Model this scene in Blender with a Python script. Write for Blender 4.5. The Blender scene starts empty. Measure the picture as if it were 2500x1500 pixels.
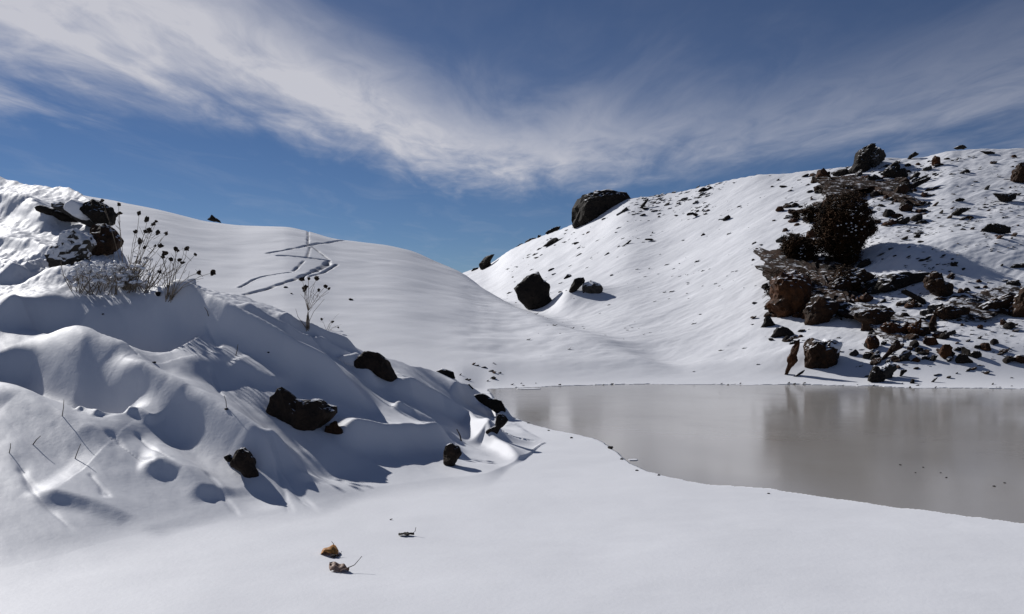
import bpy, bmesh, math, random
import numpy as np
from mathutils import Vector, Matrix, noise as mnoise

# ------------------------------------------------------------------ camera, sky, sun, exposure
SC = bpy.context.scene
COL = SC.collection
F, CX, CY, CAMZ = 2165.0, 1250.0, 750.0, 2.0        # photograph: 2500 x 1500, eye 2 m above the water
cam = bpy.data.objects.new('camera', bpy.data.cameras.new('camera'))
COL.objects.link(cam)
cam.location = (0, 0, CAMZ)
cam.rotation_euler = (math.radians(90), 0, 0)
cam.data.sensor_width = 36.0
cam.data.lens = 36.0 * F / 2500.0
cam.data.clip_end = 5000
SC.camera = cam

SUN_AZ = math.radians(-48)      # measured from straight ahead (+Y), negative = to the left
SUN_EL = math.radians(33.3)
SUNV = Vector((math.sin(SUN_AZ) * math.cos(SUN_EL), math.cos(SUN_AZ) * math.cos(SUN_EL), math.sin(SUN_EL)))
sun = bpy.data.objects.new('sun', bpy.data.lights.new('sun', 'SUN'))
COL.objects.link(sun)
sun.data.energy = 4.85
sun.data.angle = math.radians(0.55)
sun.data.color = (1.0, 0.975, 0.945)
sun.rotation_euler = (-SUNV).to_track_quat('-Z', 'Y').to_euler()

SC.view_settings.view_transform = 'Standard'
SC.view_settings.look = 'None'
SC.view_settings.gamma = 1.0
SC.view_settings.exposure = 0.0
SC.view_settings.use_curve_mapping = False
SC.cycles.max_bounces = 6
SC.cycles.diffuse_bounces = 3
SC.cycles.glossy_bounces = 3

def world():
    W = bpy.data.worlds.new('World'); SC.world = W; W.use_nodes = True
    nt = W.node_tree; nt.nodes.clear(); N = nt.nodes.new; L = nt.links.new
    def val(x):
        return x
    def M(op, a, b=None, c=None, clamp=False):
        n = N('ShaderNodeMath'); n.operation = op; n.use_clamp = clamp
        for i, v in enumerate((a, b, c)):
            if v is None: continue
            if isinstance(v, (int, float)): n.inputs[i].default_value = v
            else: L(v, n.inputs[i])
        return n.outputs[0]
    sky = N('ShaderNodeTexSky'); sky.sky_type = 'NISHITA'; sky.sun_disc = False
    sky.sun_elevation = SUN_EL; sky.sun_rotation = SUN_AZ
    sky.altitude = 3800; sky.air_density = 1.0; sky.dust_density = 0.0; sky.ozone_density = 2.0
    tc = N('ShaderNodeTexCoord'); sep = N('ShaderNodeSeparateXYZ'); L(tc.outputs['Generated'], sep.inputs[0])
    z = M('MAXIMUM', sep.outputs[2], 0.02)
    # the cirrus sheet: a level layer, so a direction lands on it at (x, y) / z
    X = M('DIVIDE', sep.outputs[0], z); Y = M('DIVIDE', sep.outputs[1], z)
    cv = N('ShaderNodeCombineXYZ'); L(X, cv.inputs[0]); L(Y, cv.inputs[1])
    def noise(scale, loc, sc, rot, detail, rough, dist=0.0, vec=None):
        mp = N('ShaderNodeMapping'); mp.inputs['Location'].default_value = loc
        mp.inputs['Scale'].default_value = sc; mp.inputs['Rotation'].default_value = (0, 0, rot)
        L(vec or cv.outputs[0], mp.inputs['Vector'])
        n = N('ShaderNodeTexNoise'); n.inputs['Scale'].default_value = scale; n.inputs['Detail'].default_value = detail
        n.inputs['Roughness'].default_value = rough; n.inputs['Distortion'].default_value = dist
        L(mp.outputs[0], n.inputs['Vector'])
        return n.outputs['Fac']
    n_big = noise(0.55, (3.1, 1.7, 0), (1.0, 0.55, 1), 0.35, 4, 0.5)
    n_streak = noise(1.3, (0.4, 5.0, 0), (1.6, 0.45, 1), -0.55, 6, 0.58, 0.6)
    n_fine = noise(3.4, (7.0, 2.0, 0), (1.5, 0.6, 1), -0.35, 6, 0.6, 0.9)
    # far edge of the sheet as a function of X
    fc = N('ShaderNodeFloatCurve'); cu = fc.mapping.curves[0]
    EDGE = [(-6, 3.6), (-2.5, 3.95), (-1.85, 4.3), (-1.3, 5.1), (-0.95, 6.0), (-0.6, 7.2), (0.0, 7.7), (0.6, 7.3), (1.2, 7.0), (2.2, 5.8), (6, 5.0)]
    pts = [((x + 6) / 12, y / 10) for x, y in EDGE]
    cu.points[0].location = pts[0]; cu.points[1].location = pts[-1]
    for p in pts[1:-1]: cu.points.new(*p)
    fc.mapping.update()
    L(M('DIVIDE', M('ADD', X, 6.0), 12.0, clamp=True), fc.inputs['Value'])
    edge = M('MULTIPLY', fc.outputs[0], 10.0)
    front = M('SUBTRACT', edge, Y)                                            # > 0 inside the sheet
    front = M('ADD', front, M('ADD', M('MULTIPLY', M('SUBTRACT', n_streak, 0.5), 3.4), M('MULTIPLY', M('SUBTRACT', n_fine, 0.5), 0.7)))
    inside = N('ShaderNodeMapRange'); inside.interpolation_type = 'SMOOTHSTEP'
    inside.inputs[1].default_value = -1.1; inside.inputs[2].default_value = 2.2
    L(front, inside.inputs[0])
    # the dense band runs along the far edge; nearer overhead it thins
    deep = N('ShaderNodeMapRange'); deep.interpolation_type = 'SMOOTHSTEP'
    deep.inputs[1].default_value = 1.3; deep.inputs[2].default_value = 4.3; deep.inputs[3].default_value = 1.0; deep.inputs[4].default_value = 0.06
    wx = N('ShaderNodeMapRange'); wx.interpolation_type = 'SMOOTHSTEP'; wx.inputs[1].default_value = -1.0; wx.inputs[2].default_value = 0.0; wx.inputs[3].default_value = 1.1; wx.inputs[4].default_value = 0.0
    L(X, wx.inputs[0])
    L(M('SUBTRACT', front, wx.outputs[0]), deep.inputs[0])
    # and to the right (larger X) the veil is thinner
    side = N('ShaderNodeMapRange'); side.interpolation_type = 'SMOOTHSTEP'
    side.inputs[1].default_value = -0.5; side.inputs[2].default_value = 1.6; side.inputs[3].default_value = 1.0; side.inputs[4].default_value = 0.38
    L(X, side.inputs[0])
    body = M('ADD', M('ADD', M('MULTIPLY', n_big, 0.8), M('MULTIPLY', n_streak, 1.1)), M('MULTIPLY', n_fine, 0.7))
    body = M('SUBTRACT', body, 0.66, clamp=True)
    mask = M('MULTIPLY', M('MULTIPLY', inside.outputs[0], deep.outputs[0]), M('MULTIPLY', side.outputs[0], M('MULTIPLY', body, 1.30)), clamp=True)
    wisp = M('MULTIPLY', M('SUBTRACT', n_streak, 0.50, clamp=True), 0.30)
    mask = M('MAXIMUM', mask, wisp)
    mask = M('MINIMUM', mask, 0.90)
    STR = 0.052
    mix = N('ShaderNodeMix'); mix.data_type = 'RGBA'
    mix.inputs['B'].default_value = (0.60 / STR, 0.60 / STR, 0.65 / STR, 1)
    tint = N('ShaderNodeMix'); tint.data_type = 'RGBA'; tint.blend_type = 'MULTIPLY'; tint.inputs['Factor'].default_value = 1
    tint.inputs['B'].default_value = (0.60, 0.72, 0.90, 1)
    L(sky.outputs[0], tint.inputs['A'])
    L(tint.outputs['Result'], mix.inputs['A']); L(mask, mix.inputs['Factor'])
    bg = N('ShaderNodeBackground'); bg.inputs['Strength'].default_value = STR
    L(mix.outputs['Result'], bg.inputs['Color'])
    out = N('ShaderNodeOutputWorld'); L(bg.outputs[0], out.inputs['Surface'])
world()

# ------------------------------------------------------------------ helpers
RNG = random.Random(7)
def link(o, parent=None):
    COL.objects.link(o)
    if parent is not None: o.parent = parent
    return o
def tag(o, label=None, cat=None, group=None, kind=None):
    if label: o['label'] = label
    if cat: o['category'] = cat
    if group: o['group'] = group
    if kind: o['kind'] = kind
    return o
def mesh_from(name, V, Fc, smooth=True):
    me = bpy.data.meshes.new(name)
    me.from_pydata(V, [], Fc)
    if smooth:
        me.polygons.foreach_set('use_smooth', [True] * len(me.polygons))
    me.update()
    return me
def obj(name, me, mat=None, parent=None):
    o = bpy.data.objects.new(name, me)
    if mat is not None and not me.materials: me.materials.append(mat)
    return link(o, parent)

# lattice noise, vectorised
def _hash(ix, iy, seed):
    h = (ix.astype(np.int64) * 374761393 + iy.astype(np.int64) * 668265263 + seed * 974634777) & 0xffffffff
    h = ((h ^ (h >> 13)) * 1274126177) & 0xffffffff
    return ((h ^ (h >> 16)) & 0xffff) / 65535.0
def vnoise(x, y, seed=0):
    x0 = np.floor(x); y0 = np.floor(y); fx = x - x0; fy = y - y0
    fx = fx * fx * fx * (fx * (fx * 6 - 15) + 10); fy = fy * fy * fy * (fy * (fy * 6 - 15) + 10)
    a = _hash(x0, y0, seed); b = _hash(x0 + 1, y0, seed); c = _hash(x0, y0 + 1, seed); d = _hash(x0 + 1, y0 + 1, seed)
    return (a + (b - a) * fx + (c - a) * fy + (a - b - c + d) * fx * fy) * 2 - 1
def fbm(x, y, oct=4, seed=0, gain=0.5):
    s = 0; a = 1.0; t = 0
    for i in range(oct):
        s = s + a * vnoise(x * 2 ** i + 17.3 * i, y * 2 ** i - 9.1 * i, seed + i); t += a; a *= gain
    return s / t
def sstep(a, b, x):
    t = np.clip((x - a) / (b - a), 0, 1); return t * t * (3 - 2 * t)
def curve(xs, ys, x):
    """monotone cubic through the points, held flat outside"""
    xs = np.asarray(xs, float); ys = np.asarray(ys, float)
    h = np.diff(xs); dl = np.diff(ys) / h
    m = np.zeros(len(xs)); m[1:-1] = np.where(dl[1:] * dl[:-1] > 0, 2 * dl[1:] * dl[:-1] / np.where(np.abs(dl[1:] + dl[:-1]) < 1e-12, 1, dl[1:] + dl[:-1]), 0)
    x = np.clip(x, xs[0], xs[-1]); i = np.clip(np.searchsorted(xs, x) - 1, 0, len(h) - 1)
    t = (x - xs[i]) / h[i]
    return ((2 * t**3 - 3 * t**2 + 1) * ys[i] + (t**3 - 2 * t**2 + t) * h[i] * m[i] + (-2 * t**3 + 3 * t**2) * ys[i + 1] + (t**3 - t**2) * h[i] * m[i + 1])
def smax(a, b, k):
    h = np.clip(0.5 + 0.5 * (a - b) / k, 0, 1)
    return b + (a - b) * h + k * h * (1 - h)
def dseg(x, y, pts):
    """distance to a polyline, signed side, and parameter 0..1 along it"""
    best = np.full(x.shape, 1e9); side = np.zeros(x.shape); par = np.zeros(x.shape)
    P = np.asarray(pts, float); Ls = np.hypot(*np.diff(P, axis=0).T); cum = np.concatenate([[0], np.cumsum(Ls)]); tot = cum[-1]
    for i in range(len(P) - 1):
        ax, ay = P[i]; bx, by = P[i + 1]; dx, dy = bx - ax, by - ay; l2 = dx * dx + dy * dy
        tr = ((x - ax) * dx + (y - ay) * dy) / l2; t = np.clip(tr, 0, 1)
        d = np.hypot(x - ax - t * dx, y - ay - t * dy)
        s = (dx * (y - ay) - dy * (x - ax)) / math.sqrt(l2)          # > 0: left of the line
        w = d < best
        best = np.where(w, d, best); side = np.where(w, s, side); par = np.where(w, (cum[i] + t * Ls[i]) / tot, par)
    return best, side, par

# ------------------------------------------------------------------ the lie of the land
# Each line of the land is a list of (px, py, metres ahead of the eye); px, py as surveyed from the photograph.
def zof(py, d): return CAMZ + (CY - py) / F * d
SHELF = 0.07
NEAR_SHORE = [(1195, 952), (1222, 1004), (1290, 1036), (1360, 1056), (1440, 1074), (1500, 1104), (1535, 1130), (1590, 1156), (1700, 1181), (1860, 1201), (2070, 1222), (2200, 1242), (2500, 1284), (3000, 1360), (4200, 1560)]
FAR_SHORE = [(1195, 950), (1240, 948), (1400, 943), (1600, 939), (1900, 940), (2100, 943), (2200, 947), (2500, 951), (4200, 958)]
BANK_FOOT = [(-1500, 5.6), (-500, 6.0), (0, 6.5), (370, 7.5), (600, 8.0), (760, 8.5), (900, 9.3), (1060, 9.8), (1180, 10.1), (1250, 10.9), (1290, 11.5), (1330, 12.5)]
BANK_CREST = [(-1500, 640, 13.4), (-300, 655, 13.5), (0, 668, 13.6), (150, 664, 13.6), (250, 680, 13.6), (340, 690, 13.7), (420, 704, 13.7), (500, 712, 13.7), (560, 718, 13.7), (620, 735, 13.7), (690, 765, 13.7), (740, 800, 13.7), (840, 842, 14.0), (930, 872, 14.4), (1000, 886, 15.0), (1050, 905, 15.6), (1100, 926, 16.4), (1140, 952, 17.2), (1200, 985, 17.6), (1240, 1040, 15.0), (1290, 1100, 13.2), (1330, 1140, 12.8)]
KNOB_CREST = [(-1500, 380, 22), (-300, 395, 21), (0, 430, 20), (60, 446, 19.6), (120, 462, 19.2), (200, 482, 18.4), (250, 520, 17.4), (290, 600, 16), (330, 680, 14.8), (380, 760, 14.2), (500, 900, 14)]
MID_CREST = [(-1500, 330, 52), (-300, 400, 52), (0, 452, 52), (250, 489, 51), (380, 514, 50), (520, 545, 50), (600, 554, 50), (690, 556, 50), (740, 564, 50), (820, 584, 50), (870, 592, 50), (950, 603, 50), (1000, 614, 50), (1060, 638, 49), (1130, 668, 47), (1180, 704, 43), (1260, 752, 37), (1330, 782, 33), (1420, 815, 30), (1560, 870, 26.5), (1700, 925, 24.5)]
RIGHT_CREST = [(900, 740, 66), (1050, 705, 66), (1130, 667, 65), (1190, 645, 64), (1250, 610, 62), (1320, 578, 60), (1380, 556, 58), (1450, 522, 56.5), (1540, 483, 55), (1600, 476, 54.5), (1720, 452, 53), (1850, 428, 51), (1950, 421, 50), (2040, 410, 49), (2150, 386, 48), (2250, 380, 47.5), (2330, 368, 47), (2400, 368, 47), (2500, 368, 47), (2800, 340, 47), (4200, 300, 47)]

def cols(tab, k): return [r[0] for r in tab], [r[k] for r in tab]
def base_land(u, d):
    px = CX + F * u
    # lake basin between the two shores
    xs, ys = cols(NEAR_SHORE, 1); dn = (CAMZ - 0.035) * F / (curve(xs, ys, px) - CY)
    xs, ys = cols(FAR_SHORE, 1); df = CAMZ * F / (curve(xs, ys, px) - CY)
    x = u * d
    jag = 0.085 * fbm(x * 1.5, d * 1.5, 5, 3) + 0.02 * fbm(x * 9, d * 9, 2, 4)
    inn = np.minimum((d - dn) * 0.75 + jag * 1.2, (df - d) * 0.9 + jag * 3)           # > 0 inside the lake
    inn = np.where(px < 1195, -1.0, inn)
    shelf = SHELF + 0.022 * fbm(x * 0.55, d * 0.55, 3, 9) + 0.0035 * fbm(x * 2.2 + d * 0.8, d * 3.0, 3, 10)
    # far hills
    xm, pm = cols(MID_CREST, 1); _, dm = cols(MID_CREST, 2)
    dk = curve(xm, dm, px); zk = zof(curve(xm, pm, px), dk)
    ds = np.minimum(df, 22.5)
    t = (d - ds) / (dk - ds)
    tc = np.clip(t, 0, None)
    prof = np.where(tc < 1, tc + 0.10 * np.sin(np.pi * np.clip(tc, 0, 1)) * 0, 1.0)
    prof = np.where(tc < 0.8, tc * 1.09, 0.872 + 1.09 * (tc - 0.8) - 2.25 * (tc - 0.8) ** 2)
    prof = np.where(tc > 1.15, 0.872 + 1.09 * 0.35 - 2.25 * 0.1225 - 0.5 * (tc - 1.15), prof)
    prof = prof / 1.0
    fade = 1 - sstep(1130, 1700, px)
    mid = 0.05 + (zk - 0.05) * prof
    xr, pr = cols(RIGHT_CREST, 1); _, dr = cols(RIGHT_CREST, 2)
    dkr = curve(xr, dr, px); zkr = zof(curve(xr, pr, px), dkr)
    tr = np.clip((d - df) / (dkr - df), 0, None)
    ex = 1.55 - 0.45 * sstep(1500, 2050, px)
    pf = np.where(tr < 1, np.clip(tr, 0, 1) ** ex, 1 - 0.25 * (tr - 1))
    rgt = 0.04 + (zkr - 0.04) * pf
    rgt = np.where(px < 1130, rgt - (1130 - px) / F * d * 0.25, rgt)
    far = smax(mid, rgt, 0.5)
    far = np.where(d < ds - 2, -5.0, far)
    far = np.where(t <= 0, np.minimum(far, 0.04), far)
    # near bank on the left
    xb, pb = cols(BANK_CREST, 1); _, db = cols(BANK_CREST, 2)
    dcb = curve(xb, db, px); zcb = zof(curve(xb, pb, px), dcb)
    dfb = curve(*cols(BANK_FOOT, 1), px)
    tb = (d - dfb) / (dcb - dfb); tcl = np.clip(tb, 0, 1)
    g = tcl * 0.72 + 0.28 * tcl * tcl * (3 - 2 * tcl)
    bank = SHELF + (zcb - SHELF) * g
    bank = np.where(tb > 1, zcb - 0.30 * (d - dcb) - 0.02 * (d - dcb) ** 2, bank)
    bank = np.where(tb < 0, SHELF + tb * 1.2, bank)
    bank = np.where(px > 1330, -3.0, bank)
    xk, pk = cols(KNOB_CREST, 1); _, dkb = cols(KNOB_CREST, 2)
    dkn = curve(xk, dkb, px); zkn = zof(curve(xk, pk, px), dkn)
    tk = (d - 12.8) / (dkn - 12.8); z0 = zof(690, 12.8) - 0.25
    knob = np.where(tk < 1, z0 + (zkn - z0) * np.clip(tk, 0, 1) ** 1.15, zkn - 0.12 * (d - dkn) - 0.02 * (d - dkn) ** 2)
    knob = np.where((tk < 0) | (px > 480), z0 - 3, knob)
    bank = smax(bank, knob, 0.25)
    land = smax(smax(bank, shelf * np.ones_like(d), 0.10), far, 0.18)
    wt = sstep(1100, 1190, px); mid_d = (dn + df) / 2
    ramp_far = sstep(-0.25, 3.0, d - df)
    ramp_near = 1 - (1 - sstep(-0.05, 1.6, dn - d)) * (1 - sstep(1195, 1262, px))
    low = np.where(d > mid_d, ramp_far, np.where(px < 1262, np.minimum(1, ramp_near + 0 * d), 1.0))
    low = np.where((d > mid_d - 0.35) & (d <= mid_d) & (px < 1195), np.minimum(low, ramp_far + 0.02), low)
    land = np.where(d > 16, land * (1 - wt * (1 - low)), land)
    # cut the lake out
    cut = sstep(-0.03, 0.05, inn)
    land = land * (1 - cut) - 0.45 * cut
    return land, tb, px, inn

def hit_fn(fn, px, py, dmin=3.5, dmax=110, n=6000):
    u = (px - CX) / F
    d = np.geomspace(dmin, dmax, n)
    z = fn(np.full(n, u), d)
    ray = CAMZ + (CY - py) / F * d
    k = np.nonzero(z >= ray)[0]
    i = int(k[0]) if len(k) else n - 1
    return Vector((u * d[i], d[i], float(z[i])))
def hit_base(px, py): return hit_fn(lambda u, d: base_land(u, d)[0], px, py)

# wind drifts on the near bank: crest line (px, py), height, reach behind, reach of the steep side towards the eye
DRIFTS = [
    ([(-90, 770), (50, 772), (150, 800), (240, 858), (340, 905), (400, 935)], 0.28, 0.38, 0.34),
    ([(-90, 960), (60, 975), (160, 1030), (290, 1100)], 0.10, 0.5, 0.25),
    ([(270, 900), (330, 935), (420, 980), (520, 1035), (610, 1092), (700, 1165)], 0.27, 0.50, 0.22),
    ([(360, 735), (480, 775), (560, 812), (700, 890), (800, 945), (930, 1010)], 0.40, 0.42, 0.20),
    ([(800, 1060), (940, 1085), (1110, 1085)], 0.26, 0.5, 0.18),
    ([(570, 772), (640, 800), (700, 830), (790, 862)], 0.15, 0.22, 0.12),
    ([(660, 780), (720, 805), (790, 835), (880, 862)], 0.16, 0.22, 0.12),
    ([(740, 830), (800, 858), (860, 890), (930, 950)], 0.15, 0.22, 0.12),
    ([(920, 935), (1000, 965), (1080, 1000), (1150, 1045), (1220, 1095)], 0.24, 0.35, 0.15),
    ([(1090, 955), (1140, 972), (1190, 995), (1240, 1030)], 0.24, 0.35, 0.12),
    ([(1130, 1075), (1190, 1082), (1240, 1105), (1290, 1135)], 0.16, 0.3, 0.10),
    ([(60, 1195), (130, 1210), (230, 1235), (330, 1272), (420, 1310)], 0.12, 0.6, 0.12),
    ([(330, 1150), (400, 1155), (450, 1172), (520, 1225)], 0.14, 0.35, 0.12),
    ([(-60, 700), (60, 668), (150, 662), (260, 700)], 0.20, 0.4, 0.2),
    ([(300, 1010), (340, 1018), (380, 1040)], 0.09, 0.18, 0.07),
    ([(180, 1000), (210, 1005), (250, 1030)], 0.07, 0.15, 0.06),
    ([(950, 1000), (1010, 1020), (1080, 1060)], 0.12, 0.25, 0.10),
    ([(640, 1090), (690, 1120), (760, 1180)], 0.08, 0.2, 0.08),
    ([(40, 690), (150, 690), (250, 705), (330, 732), (400, 765), (450, 800)], 0.22, 0.35, 0.30),
    ([(560, 880), (620, 905), (690, 945)], 0.08, 0.25, 0.10),
    ([(-40, 500), (20, 508), (70, 522), (150, 565)], 0.30, 0.40, 0.30),
    ([(40, 452), (100, 466), (160, 478), (240, 505)], 0.26, 0.6, 0.35),
    ([(-60, 590), (20, 600), (80, 612), (140, 640)], 0.16, 0.30, 0.2),
    # hollows
    ([(60, 760), (160, 785), (280, 800), (370, 825), (460, 850)], -0.50, 0.42, 0.42),
    ([(-20, 860), (60, 890), (150, 930), (230, 970), (320, 1020)], -0.34, 0.28, 0.28),
    ([(500, 880), (560, 930), (640, 1010), (760, 1110), (880, 1200)], -0.20, 0.38, 0.38),
    ([(380, 1030), (450, 1075), (560, 1160), (680, 1250)], -0.13, 0.25, 0.25),
]
# thin grooves where lumps have rolled down the bank
GROOVES = [[(40, 1120), (90, 1210), (150, 1270), (190, 1310)], [(215, 1160), (245, 1200), (265, 1235)], [(250, 1060), (310, 1110), (400, 1170)], [(330, 1060), (390, 1130), (430, 1160)], [(500, 1150), (540, 1200), (590, 1265)], [(640, 1090), (690, 1160), (740, 1220), (790, 1262)], [(665, 1130), (695, 1200), (712, 1260)], [(700, 1190), (740, 1225), (790, 1250)], [(500, 808), (520, 830), (540, 852)], [(290, 860), (320, 895), (345, 920)], [(510, 895), (530, 930), (545, 960)], [(840, 910), (900, 945), (990, 1000)], [(720, 885), (800, 930), (830, 950)], [(945, 850), (1010, 880), (1050, 900)]]
DW = []
for pts, A, wb, wl in DRIFTS:
    W = [hit_base(*p) for p in pts]
    DW.append(([(w.x, w.y) for w in W], A, wb, wl))

GW = [[(lambda w: (w.x, w.y))(hit_base(*p)) for p in g] for g in GROOVES]
TRAIL = [
    ([(752, 564), (752, 600)], 0.07, 0.06), ([(757, 606), (750, 628)], 0.06, 0.06), ([(742, 636), (716, 658)], 0.06, 0.06),
    ([(785, 576), (815, 587)], 0.08, 0.07), ([(845, 590), (812, 592), (760, 600), (725, 607), (690, 612), (655, 617)], 0.16, 0.10),
    ([(680, 623), (740, 629), (803, 639)], 0.16, 0.10),
    ([(803, 640), (792, 650), (757, 663), (735, 673), (715, 684), (680, 696), (650, 707), (600, 720)], 0.16, 0.13),
    ([(762, 605), (785, 622), (802, 636)], 0.07, 0.06), ([(822, 647), (790, 663), (755, 673)], 0.09, 0.07),
    ([(709, 662), (665, 669), (640, 674), (620, 681), (600, 694), (585, 703)], 0.09, 0.07),
]
TW = [([(lambda w: (w.x, w.y))(hit_base(*p)) for p in pts], A, w) for pts, A, w in TRAIL]

MOUND2 = (lambda w: (w.x, w.y))(hit_base(1392, 745))  # snow rise added so the gully boulder's shadow falls on it
MOUND = (lambda w: (w.x, w.y))(hit_base(2225, 640))  # snow rise added to catch the tall bush's shadow higher up
def land(u, d, want_trail=False):
    z, tb, px, inn = base_land(u, d)
    x = u * d
    # near bank relief
    onb = sstep(-0.12, 0.28, tb) * (1 - sstep(1.05, 1.35, tb) * sstep(300, 400, px)) * (1 - sstep(1270, 1330, px))
    near = (d < 22) & (px < 1500)
    if near.any():
        xn, yn = x[near], d[near]
        a = 0.0 * xn
        for P, A, wb, wl in DW:
            dd, sd, pr = dseg(xn, yn, P)
            # crest lines run left to right, so the far side is the left side
            w = np.where(sd > 0, np.exp(-dd / wb), np.exp(-(dd / wl) ** 2)) if A > 0 else np.exp(-(dd / wl) ** 2)
            a = a + A * w * sstep(0.0, 0.20, pr) * (1 - sstep(0.80, 1.0, pr))
        for P in GW:
            dd, sd, pr = dseg(xn, yn, P)
            dd = dd + 0.02 * vnoise(xn * 5, yn * 5, 15)
            a = a - 0.028 * np.exp(-(dd / 0.03) ** 2) * sstep(0, 0.15, pr) * (1 - sstep(0.8, 1.0, pr))
        # undulation stretched down the slope
        c, s = 0.74, -0.67
        al = xn * c + yn * s; ac = -xn * s + yn * c
        a = a + 0.06 * fbm(al * 0.7, ac * 1.5, 3, 21) + 0.014 * fbm(al * 1.6, ac * 3.6, 3, 23) + 0.005 * fbm(al * 4, ac * 9, 3, 22) + 0.05 * sstep(0.05, 0.5, fbm(xn * 0.9 + 4, yn * 0.9, 2, 24)) * sstep(0.55, 0.8, tb[near]) * np.abs(fbm(xn * 4.2, yn * 4.2, 4, 25))
        rough = sstep(0.88, 1.0, tb[near]) * (1 - 0.85 * sstep(1.05, 1.3, tb[near])) * (1 - sstep(420, 720, px[near])) + 0.45 * sstep(0.66, 0.86, tb[near]) * (1 - sstep(500, 800, px[near]))
        a = a + rough * (0.075 * fbm(xn * 3.1, yn * 3.1, 4, 31) + 0.04 * np.abs(fbm(xn * 7, yn * 7, 3, 32)))
        z = z.copy(); z[near] = z[near] + a * onb[near]
    tr = np.zeros_like(z)
    farm = (d > 20)
    if farm.any():
        xf, yf, pf = x[farm], d[farm], px[farm]
        onf = sstep(22.5, 27, yf) * np.clip(-inn[farm] * 1.5, 0, 1)
        rr = sstep(1180, 1500, pf); rk = sstep(1850, 2050, pf)
        k = yf / 45
        c, s = 0.86, 0.5
        al = (xf * c + yf * s); ac = (-xf * s + yf * c)
        w = (0.08 + 0.06 * rr + 0.06 * rk) * fbm(al * 0.22, ac * 0.34, 3, 41) + (0.006 + 0.014 * rr + 0.018 * rk) * fbm(al * 0.8, ac * 2.0, 3, 42) + (0.002 + 0.008 * rr + 0.010 * rk) * fbm(al * 2.4, ac * 6.0, 3, 43)
        w = w + 0.025 * (1 - rr) * fbm(xf * 0.25 + 3, yf * 0.5, 3, 44) + 0.06 * sstep(1080, 1180, pf) * (1 - sstep(1380, 1500, pf)) * fbm(xf * 0.8, yf * 0.8, 3, 45)
        w = w + 0.62 * np.exp(-(((xf - MOUND[0]) / np.where(xf < MOUND[0], 1.6, 6.0)) ** 2 + ((yf - MOUND[1]) / 2.4) ** 2))
        w = w + 0.75 * np.exp(-(((xf - MOUND2[0]) / np.where(xf < MOUND2[0], 0.75, 1.5)) ** 2 + ((yf - MOUND2[1]) / 1.5) ** 2))
        z = z.copy(); zf = z[farm] + w * onf
        m = (pf > 560) & (pf < 870) & (yf > 24)
        if m.any():
            xt, yt = xf[m], yf[m]; dz = np.zeros_like(xt); tt = np.zeros_like(xt)
            for P, A, wd in TW:
                dd, _, _ = dseg(xt, yt, P)
                dd = dd + 0.06 * vnoise(xt * 2.1, yt * 2.1, 77) * (wd / 0.2)
                wd = wd * 0.82; hole = np.exp(-(np.abs(dd) / wd) ** 2.6); berm = np.exp(-((np.abs(dd) - wd * 1.8) / (wd * 0.6)) ** 2)
                dz = np.minimum(dz, -A * hole * (0.7 + 0.6 * vnoise(xt * 3.0, yt * 3.0, 78))) + 0.10 * A * berm
                tt = np.maximum(tt, hole)
            zf[m] = zf[m] + dz
            tf = tr[farm]; tf[m] = tt; tr[farm] = tf
        z[farm] = zf
    if want_trail: return z, tr, px, tb, inn
    return z
def hit(px, py, **k): return hit_fn(land, px, py, **k)
def land_at(x, y):
    return float(land(np.array([x / y]), np.array([y]))[0])

# ------------------------------------------------------------------ materials
def nodes(name):
    m = bpy.data.materials.new(name); m.use_nodes = True
    nt = m.node_tree
    return m, nt, nt.nodes['Principled BSDF'], nt.nodes.new, nt.links.new
def noise_node(N, L, vec, scale, detail=4, rough=0.55, dist=0.0):
    n = N('ShaderNodeTexNoise'); n.inputs['Scale'].default_value = scale; n.inputs['Detail'].default_value = detail
    n.inputs['Roughness'].default_value = rough; n.inputs['Distortion'].default_value = dist
    if vec is not None: L(vec, n.inputs['Vector'])
    return n
def ramp(N, L, fac, stops):
    r = N('ShaderNodeValToRGB'); e = r.color_ramp.elements
    e[0].position, e[0].color = stops[0][0], (*stops[0][1], 1)
    e[1].position, e[1].color = stops[-1][0], (*stops[-1][1], 1)
    for p, c in stops[1:-1]:
        q = e.new(p); q.color = (*c, 1)
    L(fac, r.inputs[0]); return r
SNOW_C = (0.64, 0.65, 0.685)
def snow_material(name, trail=False, bump=0.12):
    m, nt, P, N, L = nodes(name)
    tc = N('ShaderNodeTexCoord')
    n1 = noise_node(N, L, tc.outputs['Object'], 0.8, 3)
    r = ramp(N, L, n1.outputs['Fac'], [(0.3, tuple(c * 0.965 for c in SNOW_C)), (0.7, tuple(c * 1.02 for c in SNOW_C))])
    col = r.outputs[0]
    if trail:
        at = N('ShaderNodeAttribute'); at.attribute_name = 'trodden_shade'
        mx = N('ShaderNodeMix'); mx.data_type = 'RGBA'
        L(at.outputs['Fac'], mx.inputs['Factor']); L(col, mx.inputs['A']); mx.inputs['B'].default_value = (0.26, 0.26, 0.28, 1)  # grey of trodden snow, with the trench's shade painted into it
        col = mx.outputs['Result']
    L(col, P.inputs['Base Color'])
    P.inputs['Roughness'].default_value = 0.62
    P.inputs['Specular IOR Level'].default_value = 0.25
    n2 = noise_node(N, L, tc.outputs['Object'], 26.0, 5, 0.65)
    n3 = noise_node(N, L, tc.outputs['Object'], 4.0, 4, 0.6)
    ad = N('ShaderNodeMath'); ad.operation = 'ADD'; L(n2.outputs['Fac'], ad.inputs[0]); L(n3.outputs['Fac'], ad.inputs[1])
    b = N('ShaderNodeBump'); b.inputs['Strength'].default_value = bump; b.inputs['Distance'].default_value = 0.02
    L(ad.outputs[0], b.inputs['Height']); L(b.outputs[0], P.inputs['Normal'])
    return m
SNOW = snow_material('snow', True)
SNOW_CAP = snow_material('snow_cap_snow')

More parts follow.
